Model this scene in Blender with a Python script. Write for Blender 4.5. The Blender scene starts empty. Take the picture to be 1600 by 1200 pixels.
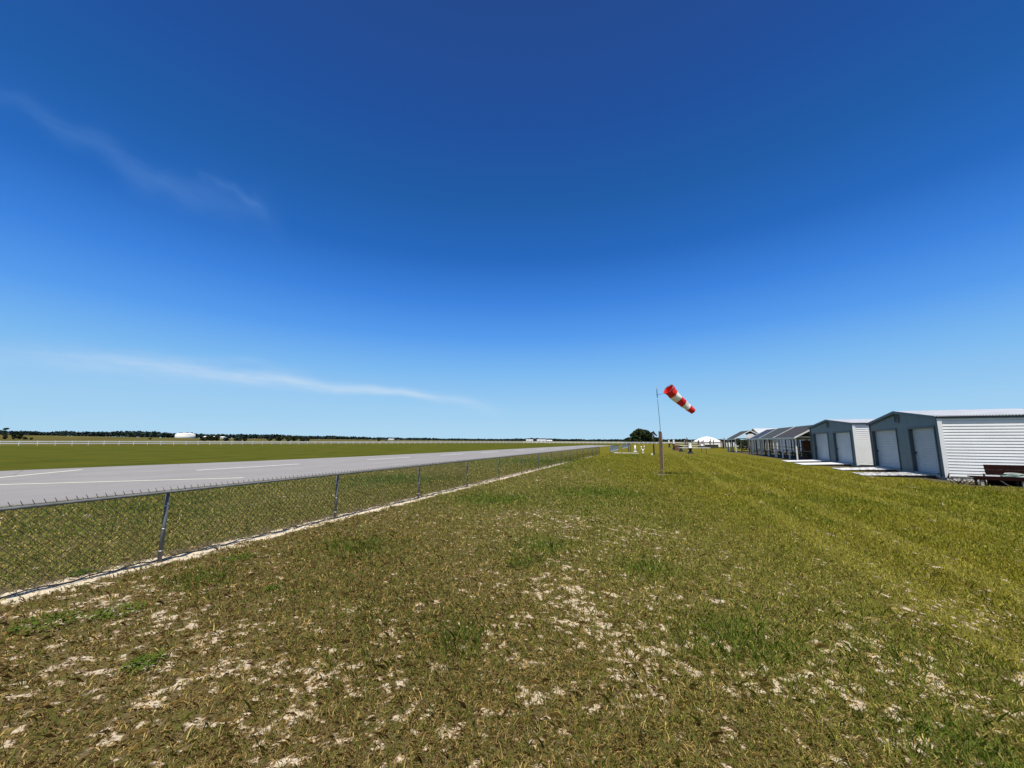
import bpy, math, random
import numpy as np
from mathutils import Matrix, Vector
R = math.radians
sc = bpy.context.scene
col = sc.collection
random.seed(7)

# ------------------------------------------------------------------ camera
YAW, PITCH, ROLL, EYE = 0.344, 0.1442, 0.004, 1.60
cd = bpy.data.cameras.new('camera')
cam = bpy.data.objects.new('camera', cd)
col.objects.link(cam)
cd.sensor_width = 36
cd.lens = 36 * 610 / 1600
cd.clip_start = 0.05
cd.clip_end = 20000
cam.matrix_world = (Matrix.Translation((0, 0, EYE)) @ Matrix.Rotation(YAW, 4, 'Z')
                    @ Matrix.Rotation(math.pi / 2 + PITCH, 4, 'X') @ Matrix.Rotation(ROLL, 4, 'Z'))
sc.camera = cam
CY, SY = math.cos(YAW), math.sin(YAW)

# ------------------------------------------------------------------ light
SUN_EL = R(70)
SUN_AZ = math.pi - R(14)  # the sun stands high behind the camera, slightly to its right
sd = bpy.data.lights.new('sun', 'SUN')
sd.energy = 5.0
sd.angle = R(0.5)
sd.color = (1.0, 0.95, 0.87)
sun = bpy.data.objects.new('sun', sd)
col.objects.link(sun)
sdir = Vector((math.sin(SUN_AZ) * math.cos(SUN_EL), math.cos(SUN_AZ) * math.cos(SUN_EL), math.sin(SUN_EL)))
sun.rotation_euler = sdir.to_track_quat('Z', 'Y').to_euler()
sun.location = (0, -20, 60)

sc.view_settings.view_transform = 'Standard'
sc.view_settings.look = 'None'
sc.view_settings.exposure = 0.2
sc.view_settings.gamma = 1
sc.view_settings.use_curve_mapping = False


class NT:
    """small helper to write node trees as expressions"""
    def __init__(self, tree):
        self.t = tree
        self.n = tree.nodes
        self.l = tree.links

    def node(self, kind, **kw):
        n = self.n.new(kind)
        for k, v in kw.items():
            setattr(n, k, v)
        return n

    def put(self, sock, v):
        if isinstance(v, bpy.types.NodeSocket):
            self.l.new(v, sock)
        elif v is not None:
            if hasattr(sock.default_value, '__len__') and not hasattr(v, '__len__'):
                v = (v,) * len(sock.default_value)
            if hasattr(sock.default_value, '__len__') and len(sock.default_value) == 4 and len(v) == 3:
                v = tuple(v) + (1,)
            sock.default_value = v

    def m(self, op, a, b=None, c=None, clamp=False):
        n = self.node('ShaderNodeMath', operation=op, use_clamp=clamp)
        self.put(n.inputs[0], a)
        if b is not None: self.put(n.inputs[1], b)
        if c is not None: self.put(n.inputs[2], c)
        return n.outputs[0]

    def ss(self, x, a, b):
        n = self.node('ShaderNodeMapRange', interpolation_type='SMOOTHSTEP')
        self.put(n.inputs[0], x); n.inputs[1].default_value = a; n.inputs[2].default_value = b
        return n.outputs[0]

    def mix(self, f, a, b, mode='MIX'):
        n = self.node('ShaderNodeMix', data_type='RGBA', blend_type=mode)
        self.put(n.inputs[0], f); self.put(n.inputs[6], a); self.put(n.inputs[7], b)
        return n.outputs[2]

    def noise(self, vec, scale, detail=4, rough=.55, dist=0):
        n = self.node('ShaderNodeTexNoise')
        self.put(n.inputs['Vector'], vec)
        n.inputs['Scale'].default_value = scale
        n.inputs['Detail'].default_value = detail
        n.inputs['Roughness'].default_value = rough
        n.inputs['Distortion'].default_value = dist
        return n.outputs[0]

    def ramp(self, x, stops, interp='LINEAR'):
        n = self.node('ShaderNodeValToRGB')
        n.color_ramp.interpolation = interp
        e = n.color_ramp.elements
        while len(e) < len(stops): e.new(0.5)
        for i, (p, c) in enumerate(stops):
            e[i].position = p
            e[i].color = (tuple(c) + (1,)) if len(c) == 3 else c
        self.put(n.inputs[0], x)
        return n.outputs[0]

    def map(self, vec, scale=(1, 1, 1), loc=(0, 0, 0), rot=(0, 0, 0)):
        n = self.node('ShaderNodeMapping')
        self.put(n.inputs[0], vec)
        n.inputs[1].default_value = loc; n.inputs[2].default_value = rot; n.inputs[3].default_value = scale
        return n.outputs[0]

    def sep(self, vec):
        n = self.node('ShaderNodeSeparateXYZ'); self.put(n.inputs[0], vec)
        return n.outputs

    def comb(self, x, y, z):
        n = self.node('ShaderNodeCombineXYZ')
        self.put(n.inputs[0], x); self.put(n.inputs[1], y); self.put(n.inputs[2], z)
        return n.outputs[0]


# ------------------------------------------------------------------ sky
world = bpy.data.worlds.new('World')
sc.world = world
world.use_nodes = True
w = NT(world.node_tree)
w.n.clear()
wo = w.node('ShaderNodeOutputWorld')
bg = w.node('ShaderNodeBackground')
sky = w.node('ShaderNodeTexSky', sky_type='NISHITA')
sky.sun_disc = False
sky.sun_elevation = SUN_EL
sky.sun_rotation = SUN_AZ
sky.altitude = 0
sky.air_density = 1.0
sky.dust_density = 0.25
sky.ozone_density = 3.0
tc = w.node('ShaderNodeTexCoord')
D = tc.outputs['Generated']
dx, dy, dz = w.sep(D)
# the clear deep blue of that day by height above the horizon, laid over the physical sky
elev = w.m('MULTIPLY', w.m('ARCSINE', w.m('MINIMUM', w.m('MAXIMUM', dz, 0.0), 1.0)), 2 / math.pi)
deg = [(.3, (.43, .68, .88)), (4.5, (.335, .61, .88)), (10, (.20, .485, .88)), (14.8, (.095, .335, .85)), (20, (.045, .225, .73)), (26, (.019, .140, .52)),
       (33, (.014, .107, .39)), (42, (.014, .079, .330)), (54, (.017, .065, .262)), (90, (.013, .045, .19))]
blue = w.ramp(elev, [(d_ / 90, c_) for d_, c_ in deg])
blue = w.mix(1.0, blue, (8.7, 8.7, 8.7), 'MULTIPLY')
behind = w.ss(dy, .25, -.6)
base_sky = w.mix(w.m('SUBTRACT', .975, w.m('MULTIPLY', behind, .6)), sky.outputs[0], blue)
# cirrus: the compass frame of the runway, tangent coordinates t (across) and e (up)
fx = w.m('ADD', w.m('MULTIPLY', dx, CY), w.m('MULTIPLY', dy, SY))
fy = w.m('ADD', w.m('MULTIPLY', dx, -SY), w.m('MULTIPLY', dy, CY))
fyp = w.m('MAXIMUM', fy, 0.05)
tt = w.m('DIVIDE', fx, fyp)
ee = w.m('DIVIDE', dz, fyp)
front = w.ss(fy, 0.1, 0.25)


def streak(pts, wid, inten, seed, slope, fibre=.8):
    """pts (t,e); widths and strengths per point"""
    t0, t1 = pts[0][0], pts[-1][0]
    u = w.m('DIVIDE', w.m('SUBTRACT', tt, t0), t1 - t0)
    rp = w.ramp(u, [((p[0] - t0) / (t1 - t0), (p[1], wid[i] * 5, inten[i])) for i, p in enumerate(pts)], 'EASE')
    n = w.node('ShaderNodeSeparateColor'); w.put(n.inputs[0], rp)
    ce, cw, ci = n.outputs
    cw = w.m('DIVIDE', cw, 5.0)
    along = w.comb(w.m('ADD', tt, w.m('MULTIPLY', ee, slope)), w.m('SUBTRACT', ee, w.m('MULTIPLY', tt, slope)), seed)
    wob = w.m('SUBTRACT', w.noise(w.map(along, (5, 9, 1)), 1.0, 5, .6), 0.5)
    d = w.m('SUBTRACT', w.m('SUBTRACT', ee, ce), w.m('MULTIPLY', wob, w.m('MULTIPLY', cw, 1.3)))
    q = w.m('DIVIDE', d, cw)
    g = w.m('EXPONENT', w.m('MULTIPLY', w.m('MULTIPLY', q, q), -1.0))
    fib = w.ss(w.noise(w.map(along, (7, 60, 1)), 1.0, 6, .65), 0.25, 0.8)
    g = w.m('MULTIPLY', g, w.m('ADD', w.m('MULTIPLY', fib, fibre), 1.1 - fibre))
    return w.m('MULTIPLY', g, ci)


c1 = streak([(-1.36, .222), (-1.001, .194), (-.664, .157), (-.397, .131), (-.297, .124), (-.165, .104), (.02, .064)],
            [.035, .028, .019, .011, .009, .012, .018], [.12, .42, .58, .72, .72, .36, 0], 3.1, -0.11, .6)
c2 = streak([(-1.55, 1.03), (-1.467, .978), (-1.224, .849), (-.987, .711), (-.893, .676), (-.721, .640), (-.60, .56)],
            [.03, .028, .034, .045, .05, .05, .05], [0, .05, .075, .095, .09, .06, 0], 8.7, -0.5, .35)
c3 = streak([(-.93, .212), (-.836, .211), (-.702, .203), (-.566, .18), (-.50, .165)], [.008, .010, .012, .010, .01], [0, .07, .12, .08, 0], 12.2, -0.1)
c4 = streak([(-.90, .75), (-.864, .731), (-.789, .700), (-.72, .648), (-.66, .60)], [.01, .012, .014, .016, .02], [0, .05, .08, .08, 0], 5.5, -0.6)
c5 = streak([(-1.6, .16), (-1.3, .165), (-.9, .15), (-.5, .12), (0.0, .08)], [.05, .05, .045, .04, .03], [0, .10, .10, .05, 0], 15.5, -0.08)
cl = w.m('MULTIPLY', w.m('ADD', c1, w.m('ADD', c3, c5)), front, clamp=True)
cl2 = w.m('MULTIPLY', w.m('ADD', c2, c4), w.m('MULTIPLY', front, 1.35), clamp=True)
CLOUD = (5.4, 6.6, 7.9)
w.put(bg.inputs['Color'], w.mix(cl2, w.mix(cl, base_sky, CLOUD), (2.2, 4.3, 8.0)))
bg.inputs['Strength'].default_value = 0.10
w.l.new(bg.outputs[0], wo.inputs[0])


# ------------------------------------------------------------------ materials
def mat(name, color=(.5, .5, .5), rough=.8, metal=0.0, var=.12, scale=6.0, bump=0.0, bscale=30, extra=None, spec=.5):
    m = bpy.data.materials.new(name)
    m.use_nodes = True
    t = NT(m.node_tree)
    b = m.node_tree.nodes['Principled BSDF']
    oc = t.node('ShaderNodeTexCoord').outputs['Object']
    n = t.noise(oc, scale, 5, .6)
    c = t.mix(t.ss(n, .3, .7), tuple(x * (1 - var) for x in color), tuple(min(.95, x * (1 + var)) for x in color))
    if extra: c = extra(t, oc, c)
    t.put(b.inputs['Base Color'], c)
    b.inputs['Roughness'].default_value = rough
    b.inputs['Metallic'].default_value = metal
    b.inputs['Specular IOR Level'].default_value = spec
    if bump:
        bp = t.node('ShaderNodeBump')
        bp.inputs['Distance'].default_value = bump
        t.put(bp.inputs['Height'], t.noise(oc, bscale, 4, .6))
        t.l.new(bp.outputs[0], b.inputs['Normal'])
    return m


def grime(dark, lo, hi, sx, sy, sz, amt=.7):
    def f(t, oc, c):
        n = t.ss(t.noise(t.map(oc, (sx, sy, sz)), 1.0, 6, .65), lo, hi)
        return t.mix(t.m('MULTIPLY', n, amt), c, dark)
    return f


M = {}
M['galv'] = mat('galvanised steel', (.15, .155, .155), .7, 0, .2, 9, extra=grime((.09, .085, .08), .5, .75, 3, 3, 3, .5), spec=.25)
M['wire'] = mat('galvanised wire', (.05, .054, .048), .6, .2, .3, 3)
M['clip'] = mat('bright aluminium', (.6, .6, .6), .4, .6, .1)
M['wood_post'] = mat('weathered lumber', (.15, .078, .040), .9, 0, .35, 7, .004, 30, grime((.10, .085, .07), .4, .7, 12, 12, 1.2, .8))
M['wood_grey'] = mat('grey lumber', (.34, .31, .26), .9, 0, .3, 5, .004, 25, grime((.13, .11, .09), .45, .75, 8, 8, 2, .8))
M['wood_dark'] = mat('dark lumber', (.055, .048, .04), .9, 0, .35, 5)
M['wood_red'] = mat('mahogany stained boards', (.018, .004, .003), .8, 0, .4, 4, .003, 20, grime((.012, .006, .005), .4, .7, 2, 14, 14, .7), .08)
M['mahog'] = mat('reddish brown boards', (.16, .065, .035), .8, 0, .3, 4)
M['white'] = mat('white vinyl', (.90, .89, .84), .55, 0, .06, 3)
M['white_paint'] = mat('white painted boards', (.74, .74, .72), .6, 0, .07, 3, extra=grime((.45, .42, .36), .55, .8, 2, 2, 2, .5))
M['cream'] = mat('cream painted wall', (.66, .62, .52), .8, 0, .1, 2)
M['pole'] = mat('thin grey metal pole', (.12, .17, .21), .4, .5, .1)
M['black'] = mat('black plastic', (.012, .012, .014), .5, 0, .3)
M['soil'] = mat('soil darkened for shade', (.07, .052, .036), 1, 0, .4, 12, .01, 40)  # shelter floor tone, with the shade under the roofs put into it
M['gravel'] = mat('pale gravel and block', (.42, .40, .36), 1, 0, .35, 18, .02, 25)
M['concrete'] = mat('concrete pad', (.40, .39, .36), .9, 0, .2, 5)
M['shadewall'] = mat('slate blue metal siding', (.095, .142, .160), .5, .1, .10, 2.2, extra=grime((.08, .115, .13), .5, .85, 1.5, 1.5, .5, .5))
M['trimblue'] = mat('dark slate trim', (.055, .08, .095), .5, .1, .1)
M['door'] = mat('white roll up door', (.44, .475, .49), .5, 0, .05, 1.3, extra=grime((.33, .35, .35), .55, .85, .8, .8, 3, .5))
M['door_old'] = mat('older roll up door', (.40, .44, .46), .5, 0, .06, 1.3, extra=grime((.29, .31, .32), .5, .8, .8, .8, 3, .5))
M['steelroof'] = mat('galvalume roofing', (.62, .62, .60), .42, .25, .08, 1.5)
M['siding'] = mat('white metal siding', (.80, .80, .78), .5, .05, .05, 1.2, extra=grime((.52, .50, .46), .55, .85, .6, .6, 4, .45))
M['shingle'] = mat('charcoal shingles', (.03, .033, .038), .95, 0, .3, 7, .01, 40)
M['shingle_brown'] = mat('brown shingles', (.036, .034, .036), .95, 0, .3, 7, .01, 40)
M['shingle_green'] = mat('green grey shingles', (.038, .046, .047), .95, 0, .3, 7, .01, 40)
M['shingle_blue'] = mat('blue metal roofing', (.03, .04, .066), .7, .0, .2, 4)
M['sock_red'] = mat('red nylon', (.68, .012, .008), .8, 0, .12, 6)
M['sock_white'] = mat('white nylon', (.88, .85, .76), .8, 0, .08, 6)
M['ramp'] = mat('white painted plywood', (.70, .70, .69), .6, 0, .05, 2, extra=grime((.25, .24, .22), .6, .8, 3, 3, 3, .4))
M['ramp_worn'] = mat('worn white plywood', (.66, .66, .64), .7, 0, .1, 3, extra=grime((.16, .15, .13), .45, .62, 2.2, 5, 2, .85))
M['hose_g'] = mat('green hose', (.03, .16, .09), .4)
M['hose_w'] = mat('pale hose', (.62, .68, .62), .4)
M['bark'] = mat('bark', (.09, .07, .05), 1, 0, .3, 2)
M['concwall'] = mat('pale concrete tank', (.66, .655, .60), .8, 0, .05, .12, extra=grime((.50, .48, .42), .5, .8, .15, .15, .03, .5))


def leafmat(name, c1, c2, sc_=.35):
    m = bpy.data.materials.new(name); m.use_nodes = True
    t = NT(m.node_tree); b = m.node_tree.nodes['Principled BSDF']
    oc = t.node('ShaderNodeTexCoord').outputs['Object']
    n = t.noise(oc, sc_, 3, .7)
    n2 = t.node('ShaderNodeTexWhiteNoise'); g = t.node('ShaderNodeNewGeometry')
    t.put(n2.inputs[0], g.outputs['Random Per Island']) if False else None
    f = t.m('ADD', t.m('MULTIPLY', t.ss(n, .35, .65), .6), t.m('MULTIPLY', g.outputs['Random Per Island'], .4))
    t.put(b.inputs['Base Color'], t.mix(f, c1, c2))
    b.inputs['Roughness'].default_value = .8
    b.inputs['Specular IOR Level'].default_value = .2
    return m


M['oak'] = leafmat('oak leaves', (.014, .026, .009), (.055, .072, .022), .4)
M['pine'] = leafmat('pine needles', (.012, .028, .016), (.03, .05, .022), .2)
M['bush'] = leafmat('bush leaves', (.02, .03, .01), (.065, .075, .025), .5)
M['woods'] = leafmat('far woods', (.010, .022, .022), (.024, .045, .034), .02)
M['weed'] = leafmat('weed leaves', (.05, .080, .010), (.085, .13, .018), 5)
M['weed'].node_tree.nodes['Principled BSDF'].inputs['Specular IOR Level'].default_value = 0


# ------------------------------------------------------------------ mesh helpers
class MB:
    def __init__(self):
        self.v = []; self.f = []; self.mi = []; self.smooth = []

    def add(self, vs, fs, mi=0, smooth=False):
        o = len(self.v)
        self.v += [tuple(p) for p in vs]
        self.f += [tuple(i + o for i in f) for f in fs]
        self.mi += [mi] * len(fs); self.smooth += [smooth] * len(fs)
        return self

    def box(self, x0, x1, y0, y1, z0, z1, mi=0, fr=None):
        vs = [(x, y, z) for z in (z0, z1) for y in (y0, y1) for x in (x0, x1)]
        if fr: vs = [fr(*p) for p in vs]
        fs = [(0, 2, 3, 1), (4, 5, 7, 6), (0, 1, 5, 4), (2, 6, 7, 3), (0, 4, 6, 2), (1, 3, 7, 5)]
        return self.add(vs, fs, mi)

    def tube(self, pts, r, n=8, mi=0, smooth=True, cap=True):
        pts = [Vector(p) for p in pts]
        rs = r if hasattr(r, '__len__') else [r] * len(pts)
        vs = []; fs = []
        for i, p in enumerate(pts):
            a = pts[max(i - 1, 0)]; b = pts[min(i + 1, len(pts) - 1)]
            d = (b - a).normalized()
            u = d.orthogonal().normalized() if i == 0 else (u - d * u.dot(d)).normalized()
            v = d.cross(u)
            for k in range(n):
                an = 2 * math.pi * k / n
                vs.append(p + (u * math.cos(an) + v * math.sin(an)) * rs[i])
        for i in range(len(pts) - 1):
            for k in range(n):
                fs.append((i * n + k, i * n + (k + 1) % n, (i + 1) * n + (k + 1) % n, (i + 1) * n + k))
        if cap:
            fs.append(tuple(range(n))[::-1]); fs.append(tuple((len(pts) - 1) * n + k for k in range(n)))
        return self.add(vs, fs, mi, smooth)

    def prism(self, poly, d0, d1, mi=0, fr=None):
        """poly of (a, z); extruded over b from d0 to d1: point (a, b, z)"""
        n = len(poly)
        vs = [(a, d0, z) for a, z in poly] + [(a, d1, z) for a, z in poly]
        if fr: vs = [fr(*p) for p in vs]
        fs = [tuple(range(n)), tuple(range(2 * n - 1, n - 1, -1))]
        fs += [(i, i + n, (i + 1) % n + n, (i + 1) % n) for i in range(n)]
        return self.add(vs, fs, mi)

    def build(self, name, mats, parent=None, loc=None):
        me = bpy.data.meshes.new(name)
        me.from_pydata(self.v, [], self.f)
        if not isinstance(mats, (list, tuple)): mats = [mats]
        for m in mats: me.materials.append(m)
        me.polygons.foreach_set('material_index', self.mi)
        me.polygons.foreach_set('use_smooth', self.smooth)
        me.update()
        o = bpy.data.objects.new(name, me)
        col.objects.link(o)
        if parent: o.parent = parent
        if loc: o.location = loc
        return o


def tag(o, label, cat, group=None):
    o['label'] = label; o['category'] = cat
    if group: o['group'] = group
    return o


def thing(name, label, cat, loc=(0, 0, 0), rz=0, group=None):
    o = bpy.data.objects.new(name, None)
    col.objects.link(o)
    o.location = loc; o.rotation_euler = (0, 0, rz)
    o.empty_display_size = .3
    return tag(o, label, cat, group)


def struct(o, kind='structure', label=None):
    o['kind'] = kind
    if label: o['label'] = label
    return o


def quads_mesh(name, verts, faces_n, mats, parent=None, smooth=False, colors=None):
    """verts (N*k,3) with k verts per face"""
    n = len(verts); k = faces_n
    me = bpy.data.meshes.new(name)
    me.vertices.add(n); me.vertices.foreach_set('co', np.ascontiguousarray(verts, dtype=np.float32).ravel())
    me.loops.add(n); me.loops.foreach_set('vertex_index', np.arange(n, dtype=np.int32))
    me.polygons.add(n // k)
    me.polygons.foreach_set('loop_start', np.arange(0, n, k, dtype=np.int32))
    me.polygons.foreach_set('loop_total', np.full(n // k, k, dtype=np.int32))
    me.materials.append(mats)
    me.update(calc_edges=True)
    o = bpy.data.objects.new(name, me); col.objects.link(o)
    if parent: o.parent = parent
    return o


rng = np.random.default_rng(11)


def vnoise(x, y, seed=0):
    xi = np.floor(x).astype(np.int64); yi = np.floor(y).astype(np.int64)
    fx_ = x - xi; fy_ = y - yi
    fx_ = fx_ * fx_ * (3 - 2 * fx_); fy_ = fy_ * fy_ * (3 - 2 * fy_)

    def h(a, b):
        n = (a * 374761393 + b * 668265263 + seed * 2147483647) & 0xffffffff
        n = ((n ^ (n >> 13)) * 1274126177) & 0xffffffff
        return ((n ^ (n >> 16)) & 0xffff) / 65535.0
    return ((h(xi, yi) * (1 - fx_) + h(xi + 1, yi) * fx_) * (1 - fy_) +
            (h(xi, yi + 1) * (1 - fx_) + h(xi + 1, yi + 1) * fx_) * fy_)


def fbm(x, y, f, oct=4, seed=0):
    s = 0; a = 1; t = 0
    for i in range(oct):
        s = s + a * vnoise(x * f, y * f, seed + i * 17); t += a; a *= .55; f *= 2.03
    return s / t


# ------------------------------------------------------------------ terrain
FX = -6.2                                  # line of the chain link fence
AZP = np.array([-1.6, -1.31, -.85, -.48, -.16, .10, .33, .7])
AZH = np.array([10.5, 9.5, 4.6, 3.0, 1.6, .9, .6, .6])


def terrain(x, y):
    """height of the land: flat field, rising a little beyond the white fence"""
    X = x * CY + y * SY; Y = -x * SY + y * CY
    Yc = np.maximum(Y, 1.0)
    h = np.interp(X / Yc, AZP, AZH)
    s = np.clip((Y - 130) / 670, 0, 1.6)
    s = np.where(s < 1, s * s * (3 - 2 * s) * .5 + s * .5, 1.0)
    return np.where(Y > 130, h * s, 0.0)


# masks in metres, real variation of the turf
SAND = [(-2.06, 8.1, .9), (-1.27, 5.33, .45), (-1.36, 4.24, .55), (-.77, 4.02, .6), (-.38, 3.69, .6), (-.14, 4.42, .4), (-1.25, 3.2, .4),
        (-.16, 3.21, .45), (-1.86, 2.28, .25), (-2.01, 1.97, .35), (-2.9, 1.93, .35), (-4.19, 1.82, .5), (-4.47, 2.51, .35), (-1.11, 2.09, .18),
        (-.81, 2.53, .2), (.35, 3.31, .3), (1.1, 3.36, .4), (.77, 3.31, .4), (1.93, 3.98, .6), (2.88, 5.08, .6), (1.95, 3.6, .4), (1.2, 2.84, .3),
        (-.29, 7.67, .6), (-2.06, 3.14, .4), (.12, 3.59, .35), (-.57, 2.2, .2), (-3.3, 2.5, .3), (-2.3, 2.2, .4), (-5.2, 2.6, .5), (2.4, 3.0, .5)]
GREEN = [(-1.63, 6.03, .55), (-1.67, 5.18, .35), (-.15, 5.47, .45), (-1.77, 12.7, 1.6), (-4.24, 10.29, 1.2), (.56, 3.86, .45),
         (-4.26, 5.05, .7), (-1.54, 3.09, .25), (1.39, 2.91, .3), (-5.0, 3.3, .4), (-10, 14, 2.2), (-9, 30, 4)]
TRACKS = [(2.55, .22), (3.75, .26), (5.75, .26), (7.55, .22)]


def blobs(x, y, L):
    s = np.zeros_like(x)
    for a, b, r in L:
        s = np.maximum(s, np.exp(-((x - a) ** 2 + (y - b) ** 2) / (r * r) * 1.1))
    return s


def masks(x, y):
    S = np.clip(blobs(x, y, [(a, b, c * 1.9) for a, b, c in SAND]) * .62 + blobs(x, y, SAND) * .25, 0, 1)
    S = S * (.40 + .95 * fbm(x, y, 1.3, 3, 3)) + .30 * fbm(x, y, .6, 2, 5)
    near = 1 / (1 + np.exp((y - 9.5 + 0.9 * np.maximum(x, -1)) / 1.2)) * (x > -5.9)
    S = S * (.25 + .75 * near)
    fl = .72 * fbm(x, y, 21.0, 3, 13) + .28 * fbm(x, y, 6.0, 2, 14)
    thr = .655 - .170 * S
    sand = np.clip((fl - thr) / .15, 0, 1)
    sand = sand * np.clip((40 - np.hypot(x, y)) / 20, 0, 1)
    green = np.clip(blobs(x, y, GREEN) + .5 * np.clip(fbm(x, y, .3, 4, 9) * 4 - 2.1, 0, 1), 0, 1)
    yel = 1 / (1 + np.exp(-(x * .8 + y * .22 - 2.6) / .9))
    yel = yel * (.6 + .5 * fbm(x, y, .5, 3, 21))
    trk = np.zeros_like(x)
    for cx, wd in TRACKS:
        c = cx + .12 * np.sin(y * .11 + cx)
        trk = np.maximum(trk, np.exp(-((x - c) / wd) ** 2) * (fbm(x, y, 1.1, 3, int(cx * 7)) > .27) * (y > 3))
    return sand, green, np.clip(yel, 0, 1), trk


def build_ground():
    rad = np.concatenate([[0.0], np.linspace(.3, 1.3, 12)[:-1], 1.3 * 1.0072 ** np.arange(300), 1.3 * 1.0072 ** 299 * 1.0282 ** np.arange(1, 300)])
    rad = rad[rad < 7000]; rad = np.append(rad, 9000.)
    na = 900
    th = np.linspace(0, 2 * np.pi, na, endpoint=False)
    RR, TH = np.meshgrid(rad[1:], th, indexing='ij')
    x = np.append(0.0, (RR * np.cos(TH)).ravel()); y = np.append(0.0, (RR * np.sin(TH)).ravel())
    z = terrain(x, y)
    d = np.hypot(x, y)
    amp = np.clip(1 - d / 60, 0, 1)
    ok = ((x > -13.6) & (x < 9)).astype(float)
    strip = np.exp(-((x - FX) / .35) ** 2)
    z = z + amp * ok * ((fbm(x, y, 3.5, 3, 31) - .5) * .028 * (1 - strip) + (fbm(x, y, .6, 2, 41) - .5) * .03 * (1 - strip)) \
        + amp * strip * (fbm(x, y, 7, 3, 51) - .5) * .05
    nr = len(rad) - 1
    me = bpy.data.meshes.new('ground')
    i = np.arange(nr - 1)[:, None]; j = np.arange(na)[None, :]
    a = 1 + i * na + j; b = 1 + i * na + (j + 1) % na; c = 1 + (i + 1) * na + (j + 1) % na; e = 1 + (i + 1) * na + j
    q = np.stack([a, e, c, b], -1).reshape(-1, 4)
    tri = np.stack([np.zeros(na, int), 1 + np.arange(na), 1 + (np.arange(na) + 1) % na], -1)
    loops = np.concatenate([tri.ravel(), q.ravel()]).astype(np.int32)
    me.vertices.add(len(x)); me.vertices.foreach_set('co', np.stack([x, y, z], 1).astype(np.float32).ravel())
    me.loops.add(len(loops)); me.loops.foreach_set('vertex_index', loops)
    me.polygons.add(na + len(q))
    st = np.concatenate([np.arange(na) * 3, na * 3 + np.arange(len(q)) * 4]).astype(np.int32)
    me.polygons.foreach_set('loop_start', st)
    me.polygons.foreach_set('loop_total', np.concatenate([np.full(na, 3), np.full(len(q), 4)]).astype(np.int32))
    me.update(calc_edges=True)
    me.polygons.foreach_set('use_smooth', np.ones(len(me.polygons), bool))
    s, g, yl, tr = masks(x, y)
    at = me.color_attributes.new('turf', 'FLOAT_COLOR', 'POINT')
    at.data.foreach_set('color', np.stack([s, g, yl, tr], 1).astype(np.float32).ravel())
    me.materials.append(ground_material())
    o = bpy.data.objects.new('ground', me); col.objects.link(o)
    struct(o, 'structure')
    return o


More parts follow.
